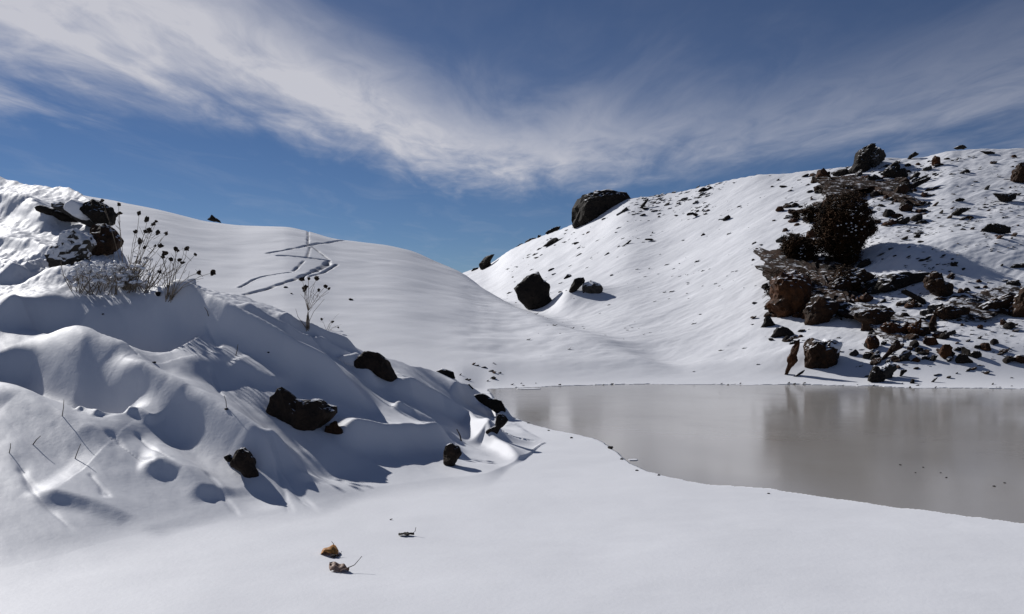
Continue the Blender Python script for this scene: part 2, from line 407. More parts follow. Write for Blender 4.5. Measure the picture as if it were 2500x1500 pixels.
def water_material():
    m, nt, P, N, L = nodes('silty_water')
    tc = N('ShaderNodeTexCoord')
    n1 = noise_node(N, L, tc.outputs['Object'], 0.12, 4, 0.6)
    r = ramp(N, L, n1.outputs['Fac'], [(0.3, (0.265, 0.25, 0.235)), (0.7, (0.315, 0.30, 0.285))])
    L(r.outputs[0], P.inputs['Base Color'])
    n0 = noise_node(N, L, tc.outputs['Object'], 0.35, 4, 0.6, 0.5)
    mr = N('ShaderNodeMapRange'); mr.inputs[1].default_value = 0.35; mr.inputs[2].default_value = 0.65; mr.inputs[3].default_value = 0.11; mr.inputs[4].default_value = 0.18
    L(n0.outputs['Fac'], mr.inputs[0]); L(mr.outputs[0], P.inputs['Roughness'])
    P.inputs['IOR'].default_value = 1.52
    mp = N('ShaderNodeMapping'); mp.inputs['Scale'].default_value = (0.5, 1.6, 1); L(tc.outputs['Object'], mp.inputs[0])
    n2 = noise_node(N, L, mp.outputs[0], 3.0, 3, 0.5)
    b = N('ShaderNodeBump'); b.inputs['Strength'].default_value = 0.03; b.inputs['Distance'].default_value = 0.03
    L(n2.outputs['Fac'], b.inputs['Height']); L(b.outputs[0], P.inputs['Normal'])
    return m
WATER = water_material()

# ------------------------------------------------------------------ terrain meshes
def rows():
    d = [0.4]
    while d[-1] < 420:
        r = d[-1]
        if r < 5: s = 0.12
        elif r < 18.5: s = 0.0030 * r
        elif r < 24: s = 0.0042 * r
        elif r < 29: s = 0.0045 * r
        elif r < 50: s = 0.0020 * r
        elif r < 70: s = 0.006 * r
        else: s = 0.05 * r
        d.append(r + s)
    return np.array(d)
def build_terrain():
    D = rows()
    um = 0.72
    fine = np.linspace(-um, um, 1000)
    th_o = np.radians(np.concatenate([np.arange(36.2, 50, 0.5), [50, 54, 60, 68, 78, 90, 105, 120, 140, 160, 180.0]]))
    th = np.concatenate([-th_o[::-1], np.arctan(fine), th_o])
    c = np.maximum(np.cos(th), math.cos(math.radians(50)))
    T, DD = np.meshgrid(th, D)
    C = np.broadcast_to(c, T.shape)
    X = np.sin(T) / C * DD; Y = np.cos(T) / C * DD
    U = np.tan(np.clip(T, -math.radians(50), math.radians(50)))
    Z, TR, PX, TB, INN = land(U, DD, True)
    # behind the eye the shelf simply goes on
    back = sstep(math.radians(60), math.radians(105), np.abs(T))
    Z = Z * (1 - back) + back * (SHELF + 0.05 * fbm(X * 0.2, Y * 0.2, 3, 5) + 3.0 * sstep(20, 160, DD))
    nr, nc = Z.shape
    XYZ = np.stack([X, Y, Z], -1)
    # vertex normals of the whole sheet, so that its pieces meet without a seam
    du = np.empty_like(XYZ); dv = np.empty_like(XYZ)
    du[:, 1:-1] = XYZ[:, 2:] - XYZ[:, :-2]; du[:, 0] = XYZ[:, 1] - XYZ[:, 0]; du[:, -1] = XYZ[:, -1] - XYZ[:, -2]
    dv[1:-1] = XYZ[2:] - XYZ[:-2]; dv[0] = XYZ[1] - XYZ[0]; dv[-1] = XYZ[-1] - XYZ[-2]
    NN = np.cross(du, dv); NN /= np.linalg.norm(NN, axis=-1, keepdims=True)
    # who owns each cell: 0 shelf and ground, 1 near bank, 2 hill with the trail, 3 rocky hill
    px = (PX[:-1, :-1] + PX[1:, 1:]) / 2; d = (DD[:-1, :-1] + DD[1:, 1:]) / 2; tb = (TB[:-1, :-1] + TB[1:, 1:]) / 2
    own = np.zeros(px.shape, int)
    own[(tb > 0.0) & (d < 22) & (px < 1330)] = 1
    own[(tb > 0.0) & (d < 26) & (px < 330)] = 1
    split = curve([22, 26, 33, 46, 60, 72, 90, 420], [1500, 1420, 1330, 1230, 1170, 1135, 1125, 1125], d)
    farz = (d >= 22) & (own != 1)
    own[farz & (px < split)] = 2
    own[farz & (px >= split)] = 3
    own[(d >= 19.5) & (d < 22) & (px > 1330)] = 3
    idx = np.arange(nr * nc).reshape(nr, nc)
    quads = np.stack([idx[:-1, :-1], idx[:-1, 1:], idx[1:, 1:], idx[1:, :-1]], -1)
    names = {0: ('snow_field', ), 1: ('snow_bank', ), 2: ('snow_hill', ), 3: ('rocky_hill', )}
    flatV = XYZ.reshape(-1, 3); flatN = NN.reshape(-1, 3); flatT = TR.reshape(-1)
    for k, (nm,) in names.items():
        q = quads[own == k]
        used, inv = np.unique(q, return_inverse=True)
        inv = inv.reshape(q.shape)
        me = bpy.data.meshes.new(nm)
        me.vertices.add(len(used)); me.vertices.foreach_set('co', flatV[used].astype(np.float32).ravel())
        me.loops.add(inv.size); me.loops.foreach_set('vertex_index', inv.astype(np.int32).ravel())
        me.polygons.add(len(inv)); me.polygons.foreach_set('loop_start', np.arange(0, inv.size, 4, dtype=np.int32))
        me.polygons.foreach_set('use_smooth', np.ones(len(inv), bool))
        me.update(calc_edges=True)
        me.normals_split_custom_set_from_vertices(flatN[used].tolist())
        a = me.attributes.new('trodden_shade', 'FLOAT', 'POINT'); a.data.foreach_set('value', flatT[used].astype(np.float32))
        o = obj(nm, me, SNOW)
        o['kind'] = 'structure'
build_terrain()

def build_water():
    n = 40
    V = []; Fc = []
    x0, x1, y0, y1 = -3.0, 60.0, 3.0, 26.0
    V = [(x0, y0, 0), (x1, y0, 0), (x1, y1, 0), (x0, y1, 0)]
    o = obj('lake_water', mesh_from('lake_water', V, [(0, 1, 2, 3)], False), WATER)
    o['kind'] = 'structure'
build_water()

# ------------------------------------------------------------------ rock
def rock_material(name, dark, light, snow=0.5, snow_amt=0.5, scale=3.0):
    """dark weathered rock; loose snow lies only where the surface is close to level"""
    m, nt, P, N, L = nodes(name)
    tc = N('ShaderNodeTexCoord'); oi = N('ShaderNodeObjectInfo')
    sh = N('ShaderNodeVectorMath'); sh.operation = 'SCALE'; L(oi.outputs['Location'], sh.inputs[0]); sh.inputs['Scale'].default_value = 3.7
    av = N('ShaderNodeVectorMath'); L(tc.outputs['Object'], av.inputs[0]); L(sh.outputs[0], av.inputs[1])
    n1 = noise_node(N, L, av.outputs[0], scale, 6, 0.62, 0.4)
    n2 = noise_node(N, L, av.outputs[0], scale * 6, 5, 0.6)
    mixf = N('ShaderNodeMath'); mixf.operation = 'MULTIPLY_ADD'; L(n2.outputs['Fac'], mixf.inputs[0]); mixf.inputs[1].default_value = 0.35
    L(n1.outputs['Fac'], mixf.inputs[2])
    r = ramp(N, L, mixf.outputs[0], [(0.45, dark), (0.68, tuple((a + b) / 2 for a, b in zip(dark, light))), (0.9, light)])
    g = N('ShaderNodeNewGeometry'); sp = N('ShaderNodeSeparateXYZ'); L(g.outputs['Normal'], sp.inputs[0])
    n3 = noise_node(N, L, av.outputs[0], scale * 2.2, 5, 0.65)
    ma = N('ShaderNodeMath'); ma.operation = 'MULTIPLY_ADD'; L(n3.outputs['Fac'], ma.inputs[0]); ma.inputs[1].default_value = 1.1; L(sp.outputs[2], ma.inputs[2])
    mr = N('ShaderNodeMapRange'); mr.inputs[1].default_value = snow + 0.55; mr.inputs[2].default_value = snow + 0.67; mr.inputs[4].default_value = snow_amt
    L(ma.outputs[0], mr.inputs[0])
    mx = N('ShaderNodeMix'); mx.data_type = 'RGBA'; L(mr.outputs[0], mx.inputs['Factor']); L(r.outputs[0], mx.inputs['A']); mx.inputs['B'].default_value = (*SNOW_C, 1)
    L(mx.outputs['Result'], P.inputs['Base Color'])
    P.inputs['Roughness'].default_value = 0.85; P.inputs['Specular IOR Level'].default_value = 0.25
    b = N('ShaderNodeBump'); b.inputs['Strength'].default_value = 0.7; b.inputs['Distance'].default_value = 0.06
    L(mixf.outputs[0], b.inputs['Height']); L(b.outputs[0], P.inputs['Normal'])
    return m
R_BLACK = rock_material('black_rock', (0.004, 0.003, 0.002), (0.017, 0.012, 0.008), 0.76, 1.0)
R_BROWN = rock_material('brown_rock', (0.005, 0.003, 0.0015), (0.042, 0.017, 0.0055), 0.74, 1.0)
R_RUST = rock_material('rust_rock', (0.008, 0.0035, 0.0015), (0.085, 0.029, 0.007), 0.78, 1.0)
R_GREY = rock_material('grey_rock', (0.012, 0.011, 0.010), (0.060, 0.053, 0.046), 0.44, 1.0)
R_SNOWY = rock_material('snow_plastered_rock', (0.012, 0.011, 0.010), (0.050, 0.042, 0.034), -0.05, 0.9)
R_BARE = [rock_material('black_rock_bare', (0.004, 0.003, 0.002), (0.018, 0.012, 0.009), 0.95, 1.0), rock_material('brown_rock_bare', (0.005, 0.003, 0.0015), (0.045, 0.018, 0.006), 0.9, 1.0), rock_material('rust_rock_bare', (0.008, 0.0035, 0.0015), (0.075, 0.027, 0.008), 0.92, 1.0), rock_material('grey_rock_bare', (0.010, 0.009, 0.008), (0.05, 0.044, 0.038), 0.7, 1.0)]
R_PATCH = rock_material('snow_patched_rock', (0.004, 0.003, 0.002), (0.032, 0.014, 0.005), 0.90, 1.0, 1.7)
R_DARK = rock_material('dark_brown_rock', (0.005, 0.0035, 0.0025), (0.034, 0.021, 0.013), 0.80, 1.0, 7.0)
R_MASS = rock_material('rust_brown_bedrock', (0.005, 0.003, 0.0012), (0.036, 0.013, 0.0035), 0.97, 1.0, 1.9)
MATS = {'m': R_MASS, 'd': R_DARK, 's': R_SNOWY, 'p': R_PATCH, 'k': R_BLACK, 'b': R_BROWN, 'r': R_RUST, 'g': R_GREY}

_ICO = {}
def ico(sub):
    if sub not in _ICO:
        bm = bmesh.new(); bmesh.ops.create_icosphere(bm, subdivisions=sub, radius=1.0)
        V = np.array([v.co[:] for v in bm.verts]); Fc = [tuple(v.index for v in f.verts) for f in bm.faces]
        bm.free(); _ICO[sub] = (V, Fc)
    return _ICO[sub]
def n3(V, s, off, oct=4):
    return np.array([mnoise.fractal(Vector(v) * s + off, 1.0, 2.0, oct) for v in V])
def rock_shape(seed, sub=3, cuts=9, rough=0.10, low=0.5):
    r = random.Random(seed)
    V, Fc = ico(sub); V = V.copy()
    for _ in range(cuts):
        n = np.array([r.gauss(0, 1), r.gauss(0, 1), r.gauss(0, 1)]); n /= np.linalg.norm(n)
        h = r.uniform(low, 0.9)
        e = V @ n - h
        V = V - np.outer(np.maximum(e, 0) * 0.92, n)
    off = Vector((r.uniform(0, 90), r.uniform(0, 90), r.uniform(0, 90)))
    V = V * (1 + rough * n3(V, 1.7, off))[:, None]
    return V, Fc
def outline_radius(poly):
    """radius of a closed outline round its own centre, as a table over 96 angles"""
    P = np.array(poly, float); c = P.mean(0)
    a = 0; cx = cy = 0
    for i in range(len(P)):
        x0, y0 = P[i]; x1, y1 = P[(i + 1) % len(P)]; k = x0 * y1 - x1 * y0
        a += k; cx += (x0 + x1) * k; cy += (y0 + y1) * k
    if abs(a) > 1e-6: c = np.array([cx / (3 * a), cy / (3 * a)])
    ang = np.linspace(-math.pi, math.pi, 97); R = np.zeros(97)
    for i, t in enumerate(ang):
        dx, dy = math.cos(t), math.sin(t)
        for j in range(len(P)):
            x0, y0 = P[j] - c; x1, y1 = P[(j + 1) % len(P)] - c
            ex, ey = x1 - x0, y1 - y0; den = dx * ey - dy * ex
            if abs(den) < 1e-9: continue
            s = (x0 * ey - y0 * ex) / den; q = (x0 * dy - y0 * dx) / den
            if s > R[i] and -1e-6 <= q <= 1 + 1e-6: R[i] = s
    med = np.median(R); R = np.where(R < 0.05 * med, med * 0.3, R)
    return c, ang, R
SKIP = []
def traced_rock(name, poly, mat, label, cat='rock', group=None, seed=1, thick=0.8, sub=4, sink=0.10, rough=0.07, cap=None, base=None, lean=0.0, cuts=7, depth=None, hug=False, rag=None):
    """a boulder whose face towards the eye has the surveyed outline poly (px, py); it stands on the land at the outline's foot"""
    c, ang, R = outline_radius([(x, -y) for x, y in poly])
    bot = max(y for _, y in poly); top = min(y for _, y in poly); h = bot - top
    foot = sum(x for x, y in poly if y > bot - 0.25 * h) / max(1, sum(1 for x, y in poly if y > bot - 0.25 * h))
    if base is None: base = (foot, bot - sink * h)
    G = hit(*base)
    d = depth or G.y
    m = d / F                                                         # metres per px at that distance
    V, Fc = rock_shape(seed, sub, cuts, rough, 0.62)
    # straighten the in-plane radius to the outline, keep the facets across it
    phi = np.arctan2(V[:, 2], V[:, 0]); rad = np.interp(phi, ang, R) * m * 1.06
    w = (R.max() + np.median(R)) / 2 * m
    rr = np.hypot(V[:, 0], V[:, 2])
    bulge = np.clip(rr * 1.16, 0, 1.03) if cuts else rr
    X = np.cos(phi) * bulge * rad; Z = np.sin(phi) * bulge * rad; Y = V[:, 1] * np.median(R) * m * thick
    if hug:
        T, B = hit(c[0], top + 0.2 * h), hit(c[0], bot - 0.1 * h)
        G = hit(c[0], -c[1]); d = G.y; lean = min(3.0, max(0.0, (T.y - B.y) / max(0.05, T.z - B.z)))
    Y = Y + lean * Z
    off = Vector((seed * 1.7, seed * 0.3, 5.0))
    nn = n3(np.stack([X, Y, Z], -1) / w, 2.6, off, 5)
    ridged = 1 - np.abs(n3(np.stack([X, Y, Z], -1) / w, 4.5, off, 3)) * 1.6
    k = 1 + (0.06 if rag is None else rag) * nn + (0.0 if rag is None else rag * 0.8) * (ridged - 0.6)
    V2 = np.stack([X * k, Y * k, Z * k], -1)
    d2 = d + np.median(R) * m * thick * (0.3 if hug else 0.45)
    me = mesh_from(name, V2.tolist(), Fc, False)
    cz = CAMZ + (CY + c[1]) / F * d2 + (0.30 * np.median(R) * m * thick if hug else 0.0); cx = (c[0] - CX) / F * d2
    sc = d2 / d
    o = obj(name, me, MATS[mat]); o.location = (cx, d2, cz); o.scale = (sc, sc, sc)
    tag(o, label, cat, group)
    if cap:
        dx, dy, f = cap
        Vc, Fcc = rock_shape(seed + 50, 3, 2, 0.05)
        ph = np.arctan2(Vc[:, 2], Vc[:, 0]); rd = np.interp(ph, ang, R) * m * f; q = np.hypot(Vc[:, 0], Vc[:, 2])
        Xc = np.cos(ph) * q * rd + dx * m; Zc = np.sin(ph) * q * rd * 0.8 - dy * m; Yc = Vc[:, 1] * np.median(R) * m * thick * 0.95 + 0.35 * np.median(R) * m * thick
        cm = mesh_from('snow_cap', np.stack([Xc, Yc, Zc], -1).tolist(), Fcc, True)
        obj('snow_cap', cm, SNOW_CAP, o)
    return o
def Z(ox, oy, pts, s=0.2588): return [(ox + s * x, oy + s * y) for x, y in pts]

A1 = (0, 400); A4 = (0, 1060); A5 = (600, 800); A7 = (1080, 420); R1 = (1860, 340); R2 = (1860, 620)
ROCKS = [
 # near bank
 ('boulder', A5, [(285,570),(345,575),(400,605),(480,680),(560,690),(650,685),(700,700),(770,755),(830,745),(855,780),(840,860),(760,940),(700,990),(560,1030),(470,1030),(390,980),(270,890),(210,810),(235,730),(240,650)], 'd', 'largest dark boulder on the near snow bank, notched along its top', dict(seed=11, thick=0.75, rough=0.05, rag=0.07, sink=0.2)),
 ('boulder', A5, [(760,930),(850,880),(920,990),(820,1022),(730,990)], 'b', 'small brown rock against the lower right end of the largest bank boulder', dict(seed=12)),
 ('boulder', A5, [(1000,310),(1060,260),(1150,235),(1250,250),(1330,320),(1390,430),(1430,500),(1380,530),(1340,520),(1200,480),(1060,410),(1005,360)], 'd', 'round topped dark boulder under a thick snow cap at the crest of the near bank', dict(seed=13, cap=(-55, -14, 0.85), thick=0.8)),
 ('rock', A4, [(2250,150),(2300,140),(2360,160),(2390,220),(2400,300),(2450,390),(2400,445),(2350,420),(2250,340),(2200,290),(2210,200)], 'd', 'upright dark rock with a pale top, lowest on the near bank', dict(seed=14, rag=0.08, sink=0.16)),
 ('rock', A4, [(2110,220),(2160,190),(2205,220),(2190,270),(2140,255)], 'k', 'fist sized dark stone just left of the upright pale topped rock', dict(seed=15, sub=3)),
 ('rock', A5, [(1890,1120),(1940,1100),(2000,1130),(2030,1190),(1990,1250),(1950,1300),(1990,1345),(1920,1335),(1870,1270),(1870,1190)], 'd', 'dark rock at the foot of the near bank casting a long pointed shadow', dict(seed=16, rag=0.08, sink=0.16)),
 ('rock', A5, [(1800,410),(1850,390),(1900,400),(1960,420),(1972,480),(1880,465),(1820,440)], 'k', 'dark flat rock on the bank crest where it meets the far shore', dict(seed=17)),
 ('rock', A5, [(2160,640),(2250,630),(2330,670),(2400,690),(2445,770),(2420,805),(2360,795),(2280,745),(2200,690)], 'k', 'black slab jutting from the snow at the left corner of the water', dict(seed=18, thick=1.0)),
 ('rock', A5, [(2370,820),(2440,830),(2470,880),(2400,960),(2370,1005),(2270,995),(2280,960),(2350,930)], 'k', 'black rock tucked under the snow lip just below the slab at the water corner', dict(seed=19)),
 ('rock', A5, [(2055,535),(2110,535),(2155,580),(2110,580)], 'k', 'thin black stone on the shore above the slab at the water corner', dict(seed=20, sub=3)),
 # rocks of the left outcrop
 ('outcrop_rock', A1, [(350,415),(410,385),(480,410),(640,470),(730,530),(690,548),(600,540),(470,500),(380,450)], 'k', 'dark slab sticking out left from under the snow covered ledge', dict(seed=21, thick=1.2, base=(150, 545))),
 ('outcrop_rock', A1, [(480,395),(620,370),(720,410),(830,480),(960,560),(975,590),(880,605),(760,550),(640,475),(520,420)], 'g', 'tilted ledge coated in snow between the two dark outcrop rocks', dict(seed=22, thick=1.4, base=(215, 560), cap=(0, -10, 0.98))),
 ('outcrop_rock', A1, [(820,400),(880,340),(960,380),(1040,420),(1065,480),(1040,560),(985,585),(900,540),(800,450)], 'k', 'blunt dark rock at the top right of the left outcrop against the snow', dict(seed=23, thick=1.3, base=(250, 575), cap=(-55, -9, 1.1))),
 ('outcrop_rock', A1, [(880,600),(1000,590),(1060,640),(1135,750),(1100,800),(990,870),(880,910),(800,920),(740,880),(800,760),(860,680)], 'b', 'brown rounded boulder under the ledge, lit on its right edge', dict(seed=24, thick=1.2, base=(245, 625))),
 ('outcrop_rock', A1, [(470,860),(480,800),(600,760),(620,660),(740,640),(860,740),(800,870),(740,960),(690,1010),(600,990),(500,970)], 's', 'snow plastered rock at the lower left of the outcrop', dict(seed=25, thick=1.0, base=(160, 648))),
 ('rock', A1, [(1960,530),(2000,485),(2050,520),(2100,565),(2030,550)], 'k', 'lone black triangular rock on the skyline of the left hill', dict(seed=26, sub=3)),
 # gully and skyline of the right hill
 ('boulder', A7, [(695,1100),(770,1040),(800,1000),(905,965),(930,1010),(1010,1085),(1000,1130),(1000,1180),(1050,1250),(1020,1345),(900,1315),(800,1270),(730,1200)], 'k', 'big black boulder in the gully between the two hills', dict(seed=31, thick=0.8, cuts=2, rough=0.05, rag=0.06, sink=0.16)),
 ('rock', A7, [(1145,1000),(1180,965),(1225,970),(1210,1000),(1160,1015)], 'k', 'small black stone up the slope from the gully boulder', dict(seed=32, sub=3)),
 ('rock', A7, [(1200,1120),(1225,1060),(1250,1010),(1330,1000),(1345,1040),(1290,1090),(1230,1160)], 'k', 'dark rock right of the gully boulder with snow drifted on its right', dict(seed=33, sub=3)),
 ('rock', A7, [(1330,1060),(1400,1030),(1480,1060),(1510,1110),(1470,1160),(1380,1155),(1320,1110)], 'g', 'snow dusted grey rock at the right end of the gully boulder group', dict(seed=34, sub=3)),
 ('boulder', A7, [(1230,330),(1290,260),(1380,225),(1450,200),(1530,190),(1620,205),(1700,215),(1740,260),(1720,320),(1640,400),(1560,450),(1450,480),(1240,515),(1230,460),(1240,400)], 'k', 'huge black boulder standing on the skyline left of the right hill', dict(seed=35, thick=0.9, rough=0.10, cuts=3)),
 ('rock', A7, [(1640,400),(1690,370),(1730,330),(1760,360),(1700,415),(1650,415)], 'g', 'low grey rock at the right foot of the skyline boulder', dict(seed=36, sub=3)),
 ('rock', A7, [(348,930),(350,870),(400,810),(500,775),(455,830),(462,920)], 'k', 'dark rock nearest the notch on the right hill skyline', dict(seed=37, sub=3)),
 ('rock', A7, [(955,705),(1020,640),(1070,620),(1110,640),(1180,600),(1165,660),(1080,705)], 'k', 'wing shaped dark rock below the skyline stones left of the huge boulder', dict(seed=38, sub=3)),
 ('rock', A7, [(970,580),(1000,555),(1060,525),(1120,515),(1090,555),(1020,595)], 'k', 'first dark stone on the skyline left of the huge boulder', dict(seed=39, sub=3)),
 ('rock', A7, [(895,620),(905,597),(930,595),(928,620)], 'k', 'second dark stone on the skyline left of the huge boulder', dict(seed=40, sub=3)),
 ('rock', A7, [(765,670),(820,632),(880,620),(875,635),(800,665)], 'k', 'third dark stone on the skyline left of the huge boulder', dict(seed=41, sub=3)),
 ('rock', A7, [(690,712),(730,682),(760,672),(745,695)], 'k', 'fourth dark stone on the skyline left of the huge boulder', dict(seed=42, sub=3)),
 ('rock', A7, [(265,935),(290,912),(345,900),(330,920),(285,945)], 'k', 'flat dark stone just left of the rock nearest the skyline notch', dict(seed=43, sub=3)),
 ('rock', (1500, 380), [(1030,460),(1080,430),(1120,400),(1160,415),(1200,395),(1255,430),(1210,460),(1120,455)], 'k', 'double humped black rock just under the skyline between the boulder and the outcrop', dict(seed=44, sub=3, s=0.1941)),
 ('rock', (1500, 380), [(1365,815),(1390,775),(1430,750),(1462,770),(1440,810),(1385,828)], 'k', 'single black egg shaped stone in the open snow of the right hill', dict(seed=45, sub=3, s=0.1941)),
 ('rock', (1500, 380), [(890,755),(930,725),(990,715),(1050,735),(1030,775),(985,745),(930,755)], 'k', 'arched dark stone in the snow below the broken ridge line', dict(seed=46, sub=3, s=0.1941)),
 ('rock', (1500, 380), [(320,660),(360,600),(420,545),(432,552),(380,630),(335,680)], 'k', 'thin dark blade of rock just right of the skyline boulder', dict(seed=47, sub=3, s=0.1941)),
 ('rock', (1500, 380), [(805,590),(850,540),(920,520),(930,535),(870,565)], 'k', 'longest dark stone of the broken ridge line under the right skyline', dict(seed=48, sub=3, s=0.1941)),
 ('rock', (1500, 380), [(75,1155),(140,1110),(200,1060),(215,1068),(160,1125),(95,1160)], 'k', 'slim slanting stone left of a pair in the middle of the right hill', dict(seed=49, sub=3, s=0.1941)),
 ('rock', (1500, 380), [(370,1065),(400,1045),(470,1045),(505,1075),(440,1068)], 'k', 'low dark stone right of the slim slanting one in mid slope', dict(seed=50, sub=3, s=0.1941)),
 # the rocky outcrop on the right
 ('crag', R1, [(800,330),(850,250),(880,190),(900,140),(1010,60),(1065,65),(1000,150),(985,250),(1025,290),(970,345),(880,345)], 'k', 'jagged dark crag that makes the highest point of the right skyline', dict(seed=61, thick=1.2)),
 ('crag', R1, [(985,240),(1000,150),(1080,75),(1150,105),(1145,190),(1090,240),(1020,285)], 'g', 'snow dusted rock leaning against the right of the highest crag', dict(seed=62, thick=1.2, cap=(4, -3, 0.92))),
 ('rock', R1, [(980,400),(1000,350),(1060,340),(1140,380),(1115,435),(1010,425)], 'k', 'black rock in the snow right below the highest crag', dict(seed=63)),
 ('rock', R1, [(1120,335),(1200,270),(1280,205),(1300,300),(1280,375),(1220,385),(1170,350)], 'k', 'dark sail shaped rock pointing up right beside the crag', dict(seed=64)),
 ('rock', R1, [(1400,360),(1460,310),(1495,325),(1440,395),(1400,385)], 'k', 'dark block at the upper end of the slanting slabs right of the crag', dict(seed=65, sub=3)),
 ('rock', R1, [(1380,470),(1440,410),(1590,355),(1580,390),(1480,440),(1410,480)], 'k', 'longest slanting slab right of the crag', dict(seed=66, sub=3)),
 ('rock', R1, [(1400,420),(1480,370),(1580,325),(1570,345),(1460,410)], 'k', 'thin slanting slab lying just above the longest one', dict(seed=67, sub=3)),
 ('rock', R1, [(1230,520),(1290,450),(1370,410),(1380,480),(1300,560),(1240,570)], 'b', 'brown black block below the slanting slabs', dict(seed=68, sub=3)),
 ('rock', R1, [(1530,500),(1560,465),(1640,455),(1700,435),(1640,475),(1550,505)], 'k', 'flat dark stone right of the slanting slabs', dict(seed=69, sub=3)),
 ('rock', R1, [(1510,560),(1560,525),(1640,515),(1600,545)], 'k', 'thin dark stone below the flat one right of the slabs', dict(seed=70, sub=3)),
 ('rock', R1, [(1310,580),(1330,520),(1420,550),(1420,575)], 'r', 'rust tinted stone under the slabs near the bush', dict(seed=71, sub=3)),
 ('rock', R1, [(1240,780),(1300,750),(1390,735),(1390,780),(1320,815)], 'k', 'black wedge of rock at the top right of the big bush', dict(seed=72, sub=3)),
 ('rock', R1, [(1300,650),(1350,615),(1420,625),(1400,680),(1320,690)], 'b', 'brown stone with a snow patch above the black wedge', dict(seed=73, sub=3)),
 ('rock', R1, [(1440,810),(1470,775),(1540,765),(1575,795),(1500,790)], 'k', 'arched black stone right of the black wedge', dict(seed=74, sub=3)),
 ('rock', R1, [(1370,200),(1400,150),(1440,125),(1485,145),(1420,175)], 'k', 'dark stone on the right skyline just past the crag dip', dict(seed=75, sub=3)),
 ('rock', R1, [(1605,200),(1630,160),(1670,175),(1680,230),(1640,262),(1610,255)], 'r', 'orange brown stone just below the right skyline', dict(seed=76, sub=3)),
 ('rock', R1, [(1780,95),(1830,70),(1890,55),(1940,75),(1900,98)], 'k', 'flat dark rock on the far right skyline, snow on top', dict(seed=77, sub=3)),
 ('rock', R1, [(2040,108),(2150,115),(2225,135),(2130,148)], 'k', 'low dark rock on the skyline nearest the right edge', dict(seed=78, sub=3)),
 ('boulder', R1, [(2370,390),(2390,300),(2420,240),(2520,240),(2560,340),(2520,420),(2430,432)], 'b', 'tall brown boulder cut by the right edge high on the hill', dict(seed=79)),
 ('rock', R1, [(2195,515),(2300,520),(2405,505),(2380,560),(2300,607),(2255,580)], 'k', 'boat shaped dark rock near the right edge below the tall boulder', dict(seed=80)),
 ('rock', R1, [(2060,900),(2120,830),(2150,800),(2240,805),(2320,830),(2330,885),(2230,890),(2130,870)], 'k', 'spread dark rock with a tail on the right slope', dict(seed=81)),
 ('rock', R1, [(1785,715),(1820,680),(1870,650),(1970,655),(1900,695),(1830,735)], 'k', 'long dark stone in the snow right of the bush shadow', dict(seed=82)),
 ('rock', R1, [(1810,570),(1860,555),(1920,565),(1890,592),(1830,590)], 'k', 'small dark rock upslope of the long stone beyond the bush shadow', dict(seed=83, sub=3)),
 ('rock', R1, [(2330,1215),(2400,1180),(2520,1165),(2520,1210),(2400,1225)], 'k', 'long low dark rock cut by the right edge at mid slope', dict(seed=84)),
 ('rock', R1, [(1430,920),(1460,895),(1500,905),(1480,935)], 'k', 'small black stone at the edge of the bush shadow', dict(seed=85, sub=3)),
 ('rock', R1, [(1470,1140),(1530,1125),(1620,1095),(1560,1140),(1500,1160)], 'k', 'sliver of dark rock under the right end of the bush shadow', dict(seed=86, sub=3)),
 ('rock', R1, [(1780,1200),(1790,1160),(1850,1160),(1830,1190),(1860,1205)], 'k', 'star shaped dark stone in open snow right of the bush shadow', dict(seed=87, sub=3)),
 # below the bushes
 ('outcrop', R2, [(40,470),(90,300),(130,200),(170,100),(230,-10),(420,30),(560,100),(700,40),(900,60),(1000,150),(1120,210),(1240,225),(1180,300),(1000,370),(880,425),(780,440),(690,490),(560,560),(440,650),(330,650),(220,610),(110,540)], 'm', 'broad snow patched bedrock under the two bushes', dict(seed=131, thick=0.7, rough=0.3, rag=0.26, hug=True, sub=5)),
 ('outcrop', R1, [(560,560),(620,430),(720,360),(900,330),(1100,330),(1250,400),(1400,420),(1420,540),(1280,620),(1180,700),(1080,700),(1000,560),(850,480),(700,520),(620,620)], 'm', 'broken bedrock between the highest crag and the tall bush', dict(seed=132, thick=0.6, rough=0.3, rag=0.26, hug=True, sub=5)),
 ('outcrop', R2, [(880,590),(1000,500),(1250,510),(1400,620),(1600,600),(1650,740),(1500,800),(1250,780),(1120,830),(1000,880),(960,740)], 'p', 'snow patched bedrock around the lumpy brown boulder', dict(seed=133, thick=0.6, rough=0.3, rag=0.17, hug=True, sub=5)),
 ('outcrop', R2, [(1650,560),(1900,430),(2200,390),(2473,330),(2600,340),(2600,620),(2450,600),(2300,560),(2050,610),(1850,640),(1700,620)], 'p', 'long snow patched bedrock rib running to the right edge', dict(seed=134, thick=0.6, rough=0.3, rag=0.17, hug=True, sub=5)),
 ('boulder', R2, [(100,300),(170,200),(350,180),(420,300),(430,430),(410,560),(320,638),(230,600),(110,530),(50,470),(110,440),(120,330)], 'r', 'large rust brown rock mass under the left bush', dict(seed=91, thick=1.0, rough=0.14)),
 ('boulder', R2, [(420,520),(480,430),(540,400),(600,460),(700,470),(690,540),(620,620),(560,690),(390,695),(430,600)], 'b', 'dark boulder with an orange left face below the gap between the bushes', dict(seed=92)),
 ('boulder', R2, [(620,300),(700,200),(800,170),(930,160),(1020,240),(930,290),(860,380),(790,425),(700,430),(640,380)], 'b', 'brown broken rock directly under the big bush', dict(seed=93, rough=0.14)),
 ('boulder', R2, [(850,420),(930,330),(1000,280),(1180,200),(1300,190),(1500,200),(1530,240),(1400,275),(1300,330),(1150,375),(1050,410),(900,437)], 'k', 'long dark ledge running right from under the big bush', dict(seed=94, thick=1.6)),
